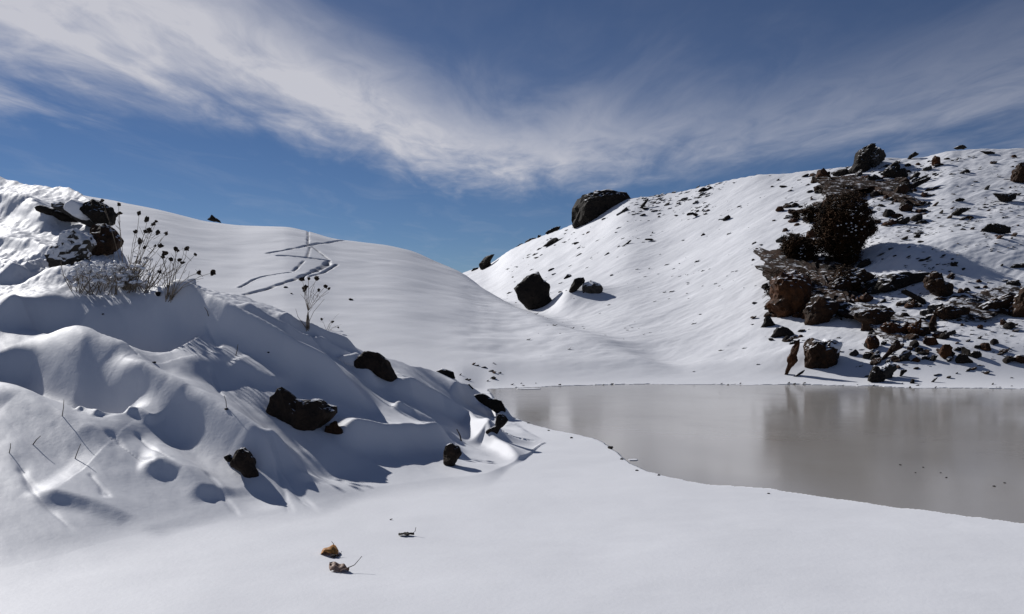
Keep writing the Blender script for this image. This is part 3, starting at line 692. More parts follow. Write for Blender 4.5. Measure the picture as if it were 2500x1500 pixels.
 ('boulder', R2, [(1540,310),(1560,215),(1640,175),(1685,205),(1700,260),(1780,290),(1805,315),(1780,375),(1680,432),(1620,370),(1560,335)], 'b', 'ragged dark brown rock at the right end of the long ledge', dict(seed=95)),
 ('rock', R2, [(1322,370),(1350,338),(1420,370),(1480,400),(1540,430),(1552,485),(1510,492),(1470,450),(1400,410)], 'k', 'dark rock slanting down right below the long ledge', dict(seed=96)),
 ('boulder', R2, [(1640,555),(1700,500),(1790,485),(1860,500),(1945,512),(1950,560),(1900,622),(1820,637),(1700,610)], 'b', 'smooth dark boulder with a red brown left face on the lower right slope', dict(seed=97)),
 ('rock', R2, [(1885,475),(1950,420),(2045,430),(2020,485),(1950,505)], 'k', 'dark rock resting above the right end of the red faced boulder', dict(seed=98)),
 ('boulder', R2, [(2000,560),(2060,500),(2200,420),(2330,375),(2400,400),(2380,480),(2200,560),(2080,590)], 'b', 'broken brown rock rising toward the right edge above the water', dict(seed=99, rough=0.14)),
 ('boulder', R2, [(2340,550),(2400,450),(2473,330),(2600,350),(2620,600),(2473,625),(2400,585)], 'b', 'big brown boulder cut by the right edge above the water', dict(seed=100)),
 ('boulder', R2, [(880,590),(940,545),(1050,500),(1095,540),(1200,500),(1262,540),(1200,600),(1150,650),(1060,720),(1000,765),(940,720),(960,650)], 'b', 'lumpy brown boulder right of the tall dark lakeside boulder', dict(seed=101, rough=0.12)),
 ('rock', R2, [(1130,690),(1200,650),(1300,670),(1370,640),(1400,690),(1350,750),(1280,772),(1180,770)], 'r', 'rust brown rock below the lumpy boulder', dict(seed=102)),
 ('rock', R2, [(1370,700),(1440,630),(1500,620),(1490,690),(1545,740),(1480,792),(1400,775)], 'r', 'rust rock with a snowy top right of the lumpy boulder', dict(seed=103)),
 ('rock', R2, [(1585,650),(1620,580),(1642,600),(1625,680),(1652,720),(1600,755),(1568,735)], 'b', 'narrow upright dark stone below the red faced boulder', dict(seed=104, sub=3)),
 ('rock', R2, [(978,830),(1010,770),(1080,780),(1105,850),(1050,922),(990,885)], 'r', 'round rust stone between the lakeside boulder and the slanting slab', dict(seed=105, sub=3)),
 ('rock', R2, [(1095,1030),(1160,940),(1270,820),(1300,830),(1312,890),(1220,940),(1130,1010)], 'b', 'thin brown slab slanting steeply up right near the water', dict(seed=106)),
 ('rock', R2, [(1028,985),(1050,940),(1112,950),(1105,1010),(1040,1015)], 'k', 'black cube like stone left of the steep brown slab', dict(seed=107, sub=3)),
 ('rock', R2, [(1005,1195),(1020,1110),(1080,1060),(1105,1100),(1150,1150),(1140,1212),(1080,1228)], 'k', 'dark rock standing at the water edge below the steep slab', dict(seed=108)),
 ('rock', R2, [(1095,1100),(1180,1040),(1255,1040),(1262,1075),(1200,1192),(1160,1195),(1130,1140)], 'g', 'grey snow dusted rock leaning on the dark one at the water edge', dict(seed=109)),
 ('boulder', R2, [(415,1090),(408,1000),(415,880),(440,790),(480,770),(560,830),(700,830),(725,880),(700,980),(660,1050),(560,1102)], 'b', 'tall dark boulder with a rusty left edge just above the water', dict(seed=110, thick=0.9, cap=(30, -16, 0.62))),
 ('rock', R2, [(235,1000),(290,890),(330,830),(360,825),(350,885),(325,960),(330,1010),(270,1080),(212,1182),(203,1155),(250,1050)], 'r', 'leaning orange brown rock left of the tall lakeside boulder', dict(seed=111)),
 ('rock', R2, [(242,858),(290,822),(358,806),(340,845),(300,862)], 'k', 'black pointed stone on top of the leaning orange rock', dict(seed=112, sub=3)),
 ('rock', R2, [(280,1168),(340,1130),(405,1092),(385,1130),(320,1160)], 'k', 'black splinter lying on the snow at the foot of the lakeside boulder', dict(seed=113, sub=3)),
 ('rock', R2, [(-5,690),(30,600),(60,585),(95,630),(135,690),(70,695)], 'k', 'upper dark rock of the pair left of the rust brown mass', dict(seed=114, sub=3)),
 ('rock', R2, [(95,790),(150,700),(200,690),(290,740),(297,795),(200,792)], 'k', 'lower snow flecked dark rock of the pair left of the rust brown mass', dict(seed=115, sub=3)),
 ('rock', R2, [(1525,835),(1560,785),(1620,790),(1665,855),(1620,872),(1560,865)], 'r', 'red brown stone in the middle of the lower stone field', dict(seed=116, sub=3)),
 ('rock', R2, [(1678,935),(1700,870),(1750,858),(1785,890),(1772,985),(1720,1003),(1690,965)], 'r', 'tallest brown stone of the lower stone field', dict(seed=117, sub=3)),
 ('rock', R2, [(1805,905),(1850,875),(1888,900),(1850,925)], 'k', 'round black stone right of the tallest brown stone', dict(seed=118, sub=3)),
 ('rock', R2, [(1955,962),(2000,918),(2055,920),(2072,962),(2010,993)], 'k', 'greenish black humped stone in the lower stone field', dict(seed=119, sub=3)),
 ('rock', R2, [(2375,992),(2420,958),(2540,955),(2540,1042),(2430,1032)], 'b', 'brown rock alone in snow at the right edge near the water', dict(seed=120, sub=3)),
 ('rock', R2, [(1578,1015),(1610,958),(1652,960),(1632,1022)], 'k', 'dark upright stone at the lower left of the stone field', dict(seed=121, sub=3)),
 ('rock', R2, [(1862,972),(1890,948),(1930,1002),(1880,1005)], 'k', 'dark stone between the tallest brown and the humped stone', dict(seed=122, sub=3)),
 ('rock', R2, [(1298,1168),(1318,1095),(1375,1098),(1340,1130)], 'k', 'hooked dark stone on the snow right of the water edge rocks', dict(seed=123, sub=3)),
 ('rock', R2, [(1395,1228),(1415,1182),(1442,1178),(1440,1218)], 'k', 'small leaning dark stone on the beach snow nearest the water', dict(seed=124, sub=3)),
 ('rock', R2, [(1585,1217),(1625,1180),(1665,1160),(1620,1212)], 'k', 'thin dark splinter on the beach snow right of the leaning stone', dict(seed=125, sub=3)),
 ('rock', R2, [(1110,462),(1160,420),(1175,450),(1130,472)], 'k', 'small dark stone in the snow tongue under the long ledge', dict(seed=126, sub=3)),
 ('rock', R2, [(630,600),(740,480),(800,470),(850,490),(800,530),(650,620)], 'k', 'black strip of rock slanting up beside the snow chute above the lakeside boulder', dict(seed=127, sub=3)),
]
for nm, org, pts, mat, label, kw in ROCKS:
    kw = dict(kw); s = kw.pop('s', 0.2588)
    if org in (R1, R2): kw.setdefault('rag', 0.15)
    if org in (A7, (1500, 380)): kw.setdefault('rag', 0.10)
    if org == A1: kw.setdefault('rag', 0.11)
    traced_rock(nm, Z(org[0], org[1], pts, s), mat, label, 'boulder' if nm == 'boulder' else 'rock', **kw)

# small stones poking through the snow: a few shapes shared by many stones
def stone_meshes():
    out = []
    for i in range(8):
        V, Fc = rock_shape(300 + i, 2, 8, 0.16, 0.4)
        V = V * np.array([1.0, 0.7, 0.42 + 0.03 * i])
        me = mesh_from('stone', V.tolist(), Fc, False)
        me.materials.append(R_BARE[(0, 1, 0, 2, 0, 0, 1, 3)[i]])
        out.append(me)
    return out
STONES = stone_meshes()
# (area in the photograph, how many, size range in px, label, group)
ZONES = [
 ((1560, 440, 2010, 650), 20, (4, 9), 'small dark stone poking out of the open snow left of the bushes', 'stones in open snow left of the bushes'),
 ((2150, 390, 2490, 690), 84, (4, 13), 'small dark stone on the snowy slope right of the bushes', 'stones on the upper right slope'),
 ((2120, 770, 2490, 925), 54, (4, 12), 'small stone in the lower stone field near the right shore', 'stones of the lower stone field'),
 ((1900, 425, 2020, 560), 22, (5, 13), 'small dark stone beside the upper left of the big bush', 'stones left of the crag'),
 ((2020, 420, 2260, 540), 38, (5, 15), 'small slanting stone among the slabs under the crag', 'stones among the slabs under the crag'),
 ((1200, 560, 1560, 720), 20, (3, 8), 'small dark fleck of stone on the slope around the gully boulder', 'stones around the gully boulder'),
 ((1570, 480, 1770, 530), 16, (4, 10), 'small stone of the broken ridge line under the right skyline', 'stones of the broken ridge line'),
 ((1120, 885, 1230, 932), 14, (3, 8), 'tiny stone on the far shore beside the near bank tip', 'stones on the shore beside the bank tip'),
 ((1210, 936, 2490, 948), 30, (2, 5), 'x', 'stones along the far water line'),
 ((1830, 660, 1990, 800), 18, (4, 11), 'small dark stone left of the rust brown rock mass', 'stones left of the rust rock mass'),
]
LANDMARKS = []
def find_landmarks():
    stop = {'on', 'in', 'at', 'near', 'below', 'under', 'right', 'left', 'with', 'just', 'against', 'that', 'standing', 'resting', 'of', 'between', 'sticking', 'coated', 'directly', 'running', 'cut', 'rising', 'slanting', 'leaning', 'alone', 'tucked', 'jutting', 'up', 'nearest', 'above', 'upslope', 'pointing', 'casting', 'beside', 'lying', 'dusted'}
    seen = {}
    for nm, org, pts, mat, label, kw in ROCKS:
        w = label.replace(',', ' ,').split(); k = next((i for i, a in enumerate(w) if i > 1 and (a in stop or a == ',')), len(w))
        short = ' '.join(w[:k]); P = Z(org[0], org[1], pts, kw.get('s', 0.2588))
        seen.setdefault(short, []).append((sum(p[0] for p in P) / len(P), sum(p[1] for p in P) / len(P)))
    for k, v in seen.items():
        if len(v) == 1 and 2 <= len(k.split()) <= 6: LANDMARKS.append((k, *v[0]))
    LANDMARKS.append(('tall dense bush', 2060, 570)); LANDMARKS.append(('lower left bush', 1960, 620))
find_landmarks()
ORD = ['', 'second ', 'third ', 'fourth ', 'fifth ', 'sixth ', 'seventh ', 'eighth ', 'ninth ', 'tenth ', 'eleventh ', 'twelfth ', 'thirteenth ', 'fourteenth ', 'fifteenth ']
def name_stones(items, noun='stone'):
    groups = {}
    for o, px, py, w in items:
        k, lx, ly = min(LANDMARKS, key=lambda q: (q[1] - px) ** 2 + (q[2] - py) ** 2)
        dx, dy = px - lx, py - ly; a = math.degrees(math.atan2(-dy, dx)) % 360
        dr = ['right of', 'up and right of', 'straight above', 'up and left of', 'left of', 'down and left of', 'straight below', 'down and right of'][int((a + 22.5) // 45) % 8]
        size = 'tiny' if w < 5.5 else 'small' if w < 9 else 'medium' if w < 14 else 'large'
        colr = {'black_rock': 'black', 'brown_rock': 'brown', 'rust_rock': 'rusty', 'grey_rock': 'grey'}[o.data.materials[0].name.replace('_bare', '')]
        groups.setdefault((k, dr, size, colr), []).append((dx * dx + dy * dy, o))
    for (k, dr, size, colr), v in groups.items():
        v.sort(key=lambda q: q[0])
        for i, (_, o) in enumerate(v):
            o['label'] = (ORD[min(i, 14)] + '%s %s %s %s the %s' % (size, colr, noun, dr, k)).strip()
            if len(v) > 1 and i == 0: o['label'] = 'nearest ' + o['label']
def stone_meshes_m():
    out = []
    for i in range(8):
        V, Fc = rock_shape(330 + i, 3, 10, 0.20, 0.4)
        V = V * np.array([1.0, 0.8, 0.5 + 0.05 * i])
        me = mesh_from('loose_rock', V.tolist(), Fc, False)
        me.materials.append(R_BARE[(0, 1, 0, 2, 1, 0, 2, 3)[i]])
        out.append(me)
    return out
ROCKS_M = stone_meshes_m()
BANDS = [((1875, 650, 2120, 785), 70, (8, 24)), ((1985, 425, 2115, 520), 40, (7, 21)), ((2075, 735, 2270, 900), 46, (7, 17)), ((2255, 690, 2490, 890), 54, (6, 18)), ((1905, 500, 2000, 610), 24, (6, 15)), ((2105, 430, 2265, 560), 34, (7, 19)), ((1850, 760, 1960, 840), 12, (6, 13)), ((2130, 385, 2480, 430), 12, (6, 13))]
def scatter_rocks():
    r = random.Random(15); items = []
    for (x0, y0, x1, y1), n, (s0, s1) in BANDS:
        for i in range(n):
            px, py = r.uniform(x0, x1), r.uniform(y0, y1)
            G = hit(px, py, dmin=18, n=1500)
            if G.y > 60: continue
            m = G.y / F; w = (s0 + (s1 - s0) * r.random() ** 1.6) * m
            o = bpy.data.objects.new('loose_rock', r.choice(ROCKS_M)); COL.objects.link(o)
            w *= 1.25; o.location = G + Vector((0, w * 0.25, w * 0.22)); o.scale = (w, w * r.uniform(0.7, 1.1), w * r.uniform(0.7, 1.3))
            o.rotation_euler = (r.uniform(-0.3, 0.3), -math.radians(r.gauss(22, 20)), r.uniform(-0.6, 0.6))
            tag(o, 'loose rock', 'rock', 'loose rocks of the right outcrop'); items.append((o, px, py, w / m))
    name_stones(items, 'loose rock')
def scatter_stones():
    r = random.Random(5); items = []
    for (x0, y0, x1, y1), n, (s0, s1), label, group in ZONES:
        for i in range(n):
            for tries in range(20):
                px, py = r.uniform(x0, x1), r.uniform(y0, y1)
                G = hit(px, py, dmin=18, n=1500)
                if G.y < 72 and G.z > 0.0: break
            m = G.y / F
            w = (s0 + (s1 - s0) * r.random() ** 1.8) * m
            o = bpy.data.objects.new('stone', r.choice(STONES)); COL.objects.link(o)
            o.location = G + Vector((0, w * 0.2, w * 0.12)); o.scale = (w * r.uniform(1.0, 1.5), w * r.uniform(0.7, 1.1), w * r.uniform(0.5, 1.0))
            o.rotation_euler = (r.uniform(-0.3, 0.3), -math.radians(r.gauss(24, 14)), r.uniform(-0.5, 0.5))  # long axis tilted along the streak a stone and its shadow make
            tag(o, label, 'stone', group); items.append((o, px, py, w / m))
    name_stones(items)
scatter_stones()
scatter_rocks()

def fragments():
    """the fine stone chips and grass tips nobody could count, on the right hill"""
    rg = np.random.default_rng(3)
    n = 60000
    px = rg.uniform(1230, 2620, n); d = rg.uniform(23.5, 58, n) ; u = (px - CX) / F
    z = land(u, d); py = CY - (z - CAMZ) / d * F
    x = u * d
    c, s = 0.86, 0.5
    den = fbm((x * c + d * s) * 0.35, (-x * s + d * c) * 0.8, 3, 91)
    dens = 0.045 + 0.60 * sstep(1980, 2150, px) + 0.35 * sstep(1500, 1560, px) * (1 - sstep(1700, 1800, px)) * (1 - sstep(500, 560, py))
    dens = dens * np.clip(0.55 + 1.6 * den, 0, 1.6) * (1 - 0.9 * sstep(880, 915, py)) * (0.4 + 0.6 * (d / 45) ** 2)
    keep = (rg.uniform(0, 1, n) < dens * 0.40) & (py > 380)
    px, d, z, x = px[keep], d[keep], z[keep], x[keep]
    V = []; Fc = []
    for i in range(len(px)):
        m = d[i] / F; w = m * (2.0 + 8.0 * rg.random() ** 2.4); h = w * (0.16 + 0.22 * rg.random()); t = math.radians(rg.normal(24, 12))  # stretched and slanted like stone and shadow in one dark streak
        ct, st = math.cos(t), math.sin(t); b = len(V)
        for (a, q, e) in ((-1, 0, 0), (1, 0, 0), (0.1, -0.7, 0.1), (0, 0.7, 0.1), (-0.2, 0, 0.9), (0, 0, -0.8)):
            X = a * w * ct - e * h * st; Zz = a * w * st + e * h * ct
            V.append((x[i] + X, d[i] + q * w * 0.6, z[i] + Zz + 0.2 * h))
        Fc += [(b, b + 2, b + 4), (b + 2, b + 1, b + 4), (b + 1, b + 3, b + 4), (b + 3, b, b + 4), (b + 2, b, b + 5), (b + 1, b + 2, b + 5), (b + 3, b + 1, b + 5), (b, b + 3, b + 5)]
    o = obj('stone_chips', mesh_from('stone_chips', V, Fc, False), R_BLACK)
    tag(o, 'fine dark stone chips scattered through the snow of the right hill', 'stone chips', kind='stuff')
fragments()

# ------------------------------------------------------------------ bushes on the outcrop
def plain(name, c0, c1, rough=0.8, scale=8.0):
    m, nt, P, N, L = nodes(name)
    tc = N('ShaderNodeTexCoord'); n = noise_node(N, L, tc.outputs['Object'], scale, 4)
    r = ramp(N, L, n.outputs['Fac'], [(0.35, c0), (0.65, c1)]); L(r.outputs[0], P.inputs['Base Color'])
    P.inputs['Roughness'].default_value = rough; P.inputs['Specular IOR Level'].default_value = 0.2
    return m
M_LEAF = plain('dark_evergreen_leaf', (0.010, 0.0055, 0.002), (0.052, 0.023, 0.007), 0.9, 2.0)
M_TWIG = plain('dark_twig', (0.02, 0.014, 0.009), (0.06, 0.042, 0.028))
M_DRY = plain('dry_stem', (0.10, 0.08, 0.06), (0.26, 0.21, 0.16))
M_HEAD = plain('dry_seed_head', (0.012, 0.009, 0.007), (0.04, 0.028, 0.018), 0.9, 40)

def tube(V, Fc, pts, r0, r1, n=5):
    b0 = len(V); k = len(pts)
    for i, p in enumerate(pts):
        p = Vector(p); q = Vector(pts[min(i + 1, k - 1)]) - Vector(pts[max(i - 1, 0)])
        if q.length < 1e-9: q = Vector((0, 0, 1))
        q.normalize(); a = q.orthogonal().normalized(); b = q.cross(a)
        r = r0 + (r1 - r0) * i / max(1, k - 1)
        for j in range(n):
            t = 2 * math.pi * j / n
            V.append(tuple(p + (a * math.cos(t) + b * math.sin(t)) * r))
    for i in range(k - 1):
        for j in range(n):
            a = b0 + i * n + j; b = b0 + i * n + (j + 1) % n
            Fc.append((a, b, b + n, a + n))
    Fc.append(tuple(b0 + j for j in range(n))[::-1]); Fc.append(tuple(b0 + (k - 1) * n + j for j in range(n)))

def shrub(name, poly, label, n_leaf, leaf, seed, thick=0.8, fill=0.55, snow=10, twigs=26, grow=1.1, group='dark evergreen bushes on the outcrop'):
    r = random.Random(seed)
    c, ang, R = outline_radius([(x, -y) for x, y in poly]); R = R * grow * (1 + 0.13 * np.array([mnoise.noise(Vector((math.cos(a) * 2.3, math.sin(a) * 2.3, seed * 3.1))) for a in ang]) + 0.09 * np.array([mnoise.noise(Vector((math.cos(a) * 6, math.sin(a) * 6, seed * 5.7))) for a in ang]))
    bot = max(y for _, y in poly); h = bot - min(y for _, y in poly)
    G = hit(c[0], bot - 0.06 * h); m = G.y / F
    T = np.median(R) * m * thick
    C = Vector(((c[0] - CX) * m, G.y + T * 0.5, CAMZ + (CY + c[1]) * m))
    root = bpy.data.objects.new(name, None); COL.objects.link(root); root.location = G; tag(root, label, 'bush', group)
    base = Vector((0, T * 0.3, -0.05)); O = C - G
    def inside(t, rho, sy):
        rad = float(np.interp(t, ang, R)) * m
        k = math.sqrt(max(0, 1 - sy * sy))
        return O + Vector((math.cos(t) * rad * rho * k, sy * T, math.sin(t) * rad * rho * k))
    V, Fc = [], []
    tube(V, Fc, [base, base.lerp(O, 0.4) + Vector((0.05, 0, 0)), O], 0.09, 0.035, 7)
    obj('trunk', mesh_from('trunk', V, Fc), M_TWIG, root)
    for i in range(5):
        V, Fc = [], []
        q = inside(r.uniform(-math.pi, math.pi), 0.75, r.uniform(-0.5, 0.5)); p0 = base.lerp(O, r.uniform(0.2, 0.9))
        tube(V, Fc, [p0, p0.lerp(q, 0.5) + Vector((0, 0, 0.08)), q], 0.04, 0.012, 5)
        obj('limb', mesh_from('limb', V, Fc), M_TWIG, root)
    V, Fc = [], []
    clumps = [(r.uniform(-math.pi, math.pi), r.random() ** 0.45, r.uniform(-0.9, 0.9)) for _ in range(int(n_leaf / 28))]
    for t, rho, sy in clumps:
        p = inside(t, rho * 0.97, sy)
        cr = leaf * r.uniform(2.2, 4.2)
        for _ in range(28):
            q = p + Vector((r.gauss(0, 1), r.gauss(0, 1), r.gauss(0, 0.8))) * cr * 0.5
            a = Vector((r.gauss(0, 1), r.gauss(0, 1), r.gauss(0, 1))).normalized(); bb = a.orthogonal().normalized()
            l = leaf * r.uniform(0.6, 1.4); b = len(V)
            V += [tuple(q - a * l), tuple(q + bb * l * 0.45), tuple(q + a * l), tuple(q - bb * l * 0.45)]
            Fc.append((b, b + 1, b + 2, b + 3))
    obj('crown', mesh_from('crown', V, Fc, False), M_LEAF, root)
    V, Fc = [], []
    for _ in range(twigs):
        t = r.uniform(-math.pi, math.pi); q = inside(t, 0.8, r.uniform(-0.4, 0.4)); e = inside(t + r.gauss(0, 0.12), r.uniform(1.05, 1.22), r.uniform(-0.4, 0.4))
        tube(V, Fc, [q, q.lerp(e, 0.6) + Vector((0, 0, r.uniform(-0.03, 0.05))), e], 0.014, 0.005, 4)
    tw = obj('twigs', mesh_from('twigs', V, Fc), M_TWIG, root); tw['kind'] = 'stuff'
    for i in range(snow):
        p = inside(r.uniform(-math.pi, math.pi), r.uniform(0.2, 0.95), -r.uniform(0.75, 1.0)) + Vector((0, -0.03, 0))
        Vs, Fs = rock_shape(seed * 20 + i, 1, 2, 0.2); sz = r.uniform(0.018, 0.042)
        cl = obj('snow_clump', mesh_from('snow_clump', (Vs * np.array([sz * 1.3, sz, sz * 0.8])).tolist(), Fs), SNOW_CAP, root); cl.location = p
    return root
shrub('bush', Z(*R1, [(640,640),(700,560),(800,500),(900,500),(960,550),(1010,600),(1060,700),(1090,760),(1120,870),(1010,930),(960,980),(930,1100),(980,1180),(900,1265),(800,1250),(720,1130),(690,1060),(590,1040),(530,950),(560,830),(590,720)]), 'tall dense dark evergreen bush on the right outcrop throwing a round shadow', 56000, 0.038, 3, 0.85, snow=34)
shrub('bush', Z(*R1, [(250,890),(290,860),(330,930),(420,930),(500,990),(550,1060),(490,1130),(470,1200),(400,1245),(250,1230),(120,1215),(240,1090),(240,1000)]), 'lower dark bush to the left of the tall one', 26000, 0.038, 4, 0.8, snow=14)
shrub('bush', Z(*R1, [(390,640),(430,610),(480,640),(580,680),(590,760),(520,800),(440,760),(400,700)]), 'small loose dark bush up against the left side of the tall bush', 3000, 0.05, 5, 0.8, snow=2, twigs=30)
shrub('bush', Z(*R1, [(290,700),(320,680),(355,700),(350,760),(300,770)]), 'tiny dark shrub standing off left of the tall bush', 900, 0.04, 6, 0.8, snow=0, twigs=14)
shrub('bush', Z(*R1, [(580,420),(640,370),(720,350),(760,420),(700,480),(650,540),(580,570),(600,480)]), 'loose dark scrub under the left foot of the crag', 2200, 0.04, 8, 0.8, snow=4, twigs=34)
shrub('bush', Z(*R1, [(700,470),(800,430),(900,450),(1000,500),(960,540),(800,520),(700,560),(640,600)]), 'sparse dark scrub between the crag and the top of the tall bush', 2200, 0.04, 9, 0.8, snow=6, twigs=30)
shrub('dry_scrub', Z(*R2, [(60,330),(160,170),(300,130),(470,190),(560,260),(520,400),(420,440),(300,330),(200,420),(100,470)]), 'brown tangled scrub over the rust rock mass', 2600, 0.045, 12, 0.7, snow=8, twigs=30, group=None)
shrub('dry_scrub', Z(*R2, [(640,240),(720,140),(860,130),(1000,200),(1120,230),(1060,310),(900,330),(760,400),(680,380)]), 'brown tangled scrub spilling below the tall bush', 2600, 0.045, 13, 0.7, snow=10, twigs=30, group=None)

# ------------------------------------------------------------------ dry plants on the near bank
def at_depth(px, py, d): return Vector(((px - CX) / F * d, d, CAMZ + (CY - py) / F * d))
def dry_plant(base, heads, label, seed, knot=None, spread=0.12, bare=6, head=6.6, group='dead flower stalks on the near bank'):
    r = random.Random(seed)
    G = hit(*base); m = G.y / F
    root = bpy.data.objects.new('dry_plant', None); COL.objects.link(root); root.location = G
    tag(root, label, 'plant', group)
    K = (at_depth(*knot, G.y) - G) if knot else None
    for i, (hx, hy) in enumerate(heads):
        d = G.y + r.uniform(-spread, spread)
        Hh = at_depth(hx, hy, d) - G
        b0 = Vector((r.uniform(-0.04, 0.04), r.uniform(-0.03, 0.03), -0.06))
        a = K.copy() if K else Hh * r.uniform(0.3, 0.5) + Vector((r.uniform(-0.05, 0.05), 0, 0.05))
        b = a.lerp(Hh, 0.6) + Vector((r.uniform(-0.03, 0.03), r.uniform(-0.03, 0.03), r.uniform(0.0, 0.04)))
        V, Fc = [], []
        tube(V, Fc, [b0, b0.lerp(a, 0.55) + Vector((r.uniform(-0.015, 0.015), 0, 0)), a, b, Hh], 0.0052, 0.0026, 5)
        st = obj('stem', mesh_from('stem', V, Fc), M_DRY, root)
        Vh, Fh = rock_shape(seed * 40 + i, 2, 5, 0.75, 0.35)
        sz = head * m * r.uniform(0.6, 1.2)
        Vh = Vh * np.array([sz, sz, sz * r.uniform(0.8, 1.15)]) + np.array(Hh)
        obj('seed_head', mesh_from('seed_head', Vh.tolist(), Fh, False), M_HEAD, root)
        for q in range(2):
            V, Fc = [], []; p = a.lerp(Hh, r.uniform(0.2, 0.85)); e = p + Vector((r.uniform(-0.12, 0.12), r.uniform(-0.05, 0.05), r.uniform(0.02, 0.12)))
            tube(V, Fc, [p, e], 0.0035, 0.0018, 4); obj('side_twig', mesh_from('side_twig', V, Fc), M_DRY, root)
    for i in range(bare):
        V, Fc = [], []; e = Vector((r.gauss(0.05, 0.22), r.uniform(-0.1, 0.1), r.uniform(0.15, 0.55)))
        tube(V, Fc, [Vector((r.uniform(-0.08, 0.08), 0, -0.05)), e * 0.5 + Vector((r.uniform(-0.05, 0.05), 0, 0.03)), e], 0.005, 0.002, 4)
        obj('bare_stem', mesh_from('bare_stem', V, Fc), M_DRY, root)
dry_plant((310, 708), [(250, 489), (290, 500), (292, 521), (340, 522), (360, 535), (375, 548), (382, 541), (331, 566), (356, 565), (365, 562), (385, 568), (406, 570), (379, 600), (393, 600), (352, 604), (340, 590)], 'tall dead stalks with black seed heads beside the left outcrop', 1, bare=16)
dry_plant((412, 730), [(428, 607), (434, 612), (456, 609), (401, 618), (398, 626), (477, 622), (447, 641), (438, 634), (390, 664), (486, 666), (520, 666), (418, 634)], 'second clump of dead seed head stalks, spreading right on the bank crest', 2, bare=7)
dry_plant((748, 804), [(738, 683), (753, 681), (773, 680), (746, 702), (744, 710), (778, 708), (794, 700), (804, 705)], 'lone dead flower stalk in front of the trail hill', 3, knot=(752, 760), bare=3)
dry_plant((800, 806), [(785, 780), (812, 786), (826, 800)], 'low broken stalk lying just right of the lone flower stalk', 4, bare=4, head=4)

def scrub(base, w, h, label, seed, n=80, snow=26):
    r = random.Random(seed); G = hit(*base); m = G.y / F
    root = bpy.data.objects.new('snowy_scrub', None); COL.objects.link(root); root.location = G; tag(root, label, 'scrub')
    V, Fc = [], []
    for i in range(n):
        b = Vector((r.uniform(-0.5, 0.5) * w * m, r.uniform(-0.25, 0.25), -0.1)); e = b + Vector((r.gauss(0.08, 0.16), r.gauss(0, 0.1), r.uniform(0.4, 1.0) * h * m))
        tube(V, Fc, [b, b.lerp(e, 0.5) + Vector((r.uniform(-0.05, 0.05), 0, 0)), e], 0.007, 0.0025, 4)
        for k in range(2):
            p = b.lerp(e, r.uniform(0.4, 0.9)); tube(V, Fc, [p, p + Vector((r.gauss(0, 0.09), r.gauss(0, 0.05), r.uniform(0.0, 0.12)))], 0.004, 0.002, 4)
    tw = obj('twigs', mesh_from('twigs', V, Fc), M_DRY, root); tw['kind'] = 'stuff'
    for i in range(snow):
        p = Vector((r.uniform(-0.5, 0.5) * w * m, r.uniform(-0.3, 0.1), r.uniform(0.05, 0.75) * h * m))
        Vs, Fs = rock_shape(seed * 60 + i, 2, 5, 0.6, 0.4); sz = r.uniform(0.012, 0.036)
        c = obj('snow_clump', mesh_from('snow_clump', (Vs * np.array([sz * 1.4, sz, sz * 0.8])).tolist(), Fs), SNOW_CAP, root); c.location = p
scrub((255, 705), 130, 85, 'snow clotted twig thicket below the brown outcrop boulder', 5, 60, 150)
scrub((330, 700), 90, 95, 'dark twig thicket at the foot of the tall seed head stalks', 6, 42, 60)

def twig(a, b, label, r0=0.0048):
    G = hit(*a); T = at_depth(*b, G.y) - G
    V, Fc = [], []
    tube(V, Fc, [Vector((0, 0, -0.05)) - T * 0.15, T * 0.5 + Vector((0.008, 0, 0)), T], r0, r0 * 0.55, 5)
    o = obj('twig', mesh_from('twig', V, Fc), M_TWIG); o.location = G; tag(o, label, 'twig', 'twigs stuck in the near bank')
twig((20, 1106), (26, 1083), 'short twig in the bank snow at the left edge')
twig((179, 1120), (197, 1084), 'leaning twig standing in a small snow hole, lower left bank')
twig((150, 1016), (156, 976), 'upright twig high on the left bank slope')
twig((74, 1085), (99, 1065), 'pale slanting twig near the left edge of the bank', 0.006)
twig((553, 995), (547, 966), 'twig above a dark pebble in the shaded hollow')
twig((574, 868), (581, 841), 'thin twig on the lit snow above the shaded hollow', 0.006)
twig((1128, 1078), (1115, 1048), 'dark stick in the shaded hollow above the pointed shadow rock', 0.012)
twig((510, 772), (499, 750), 'small twig on the bank crest left of the lone flower stalk', 0.006)

def pebble(px, py, w, label, mesh=0, group='loose pebbles on the bank and ice', z=None):
    G = hit(px, py); 
    if z is not None:
        d = (CAMZ - z) * F / (py - CY); G = Vector(((px - CX) / F * d, d, z))
    k = w * G.y / F
    o = bpy.data.objects.new('pebble', STONES[mesh]); COL.objects.link(o); o.location = G + Vector((0, 0, k * 0.15)); o.scale = (k, k, k); o.rotation_euler = (0, 0, px * 0.37)
    tag(o, label, 'pebble', group)
pebble(251, 769, 5, 'dark pebble in the shaded snow below the outcrop')
pebble(552, 1000, 6, 'dark pebble under the twig in the shaded hollow', 2)
pebble(376, 886, 6, 'dark pebble on the rough snow left of the shaded hollow', 4)
pebble(387, 722, 14, 'dark stone at the foot of the second seed head clump', 5)
pebble(655, 862, 4, 'tiny pebble on the lit crest above the largest bank boulder', 2)
pebble(1491, 1096, 10, 'black stone at the near shore, the larger of two', 5)
pebble(1517, 1122, 6, 'black stone at the near shore, the smaller of two', 4)
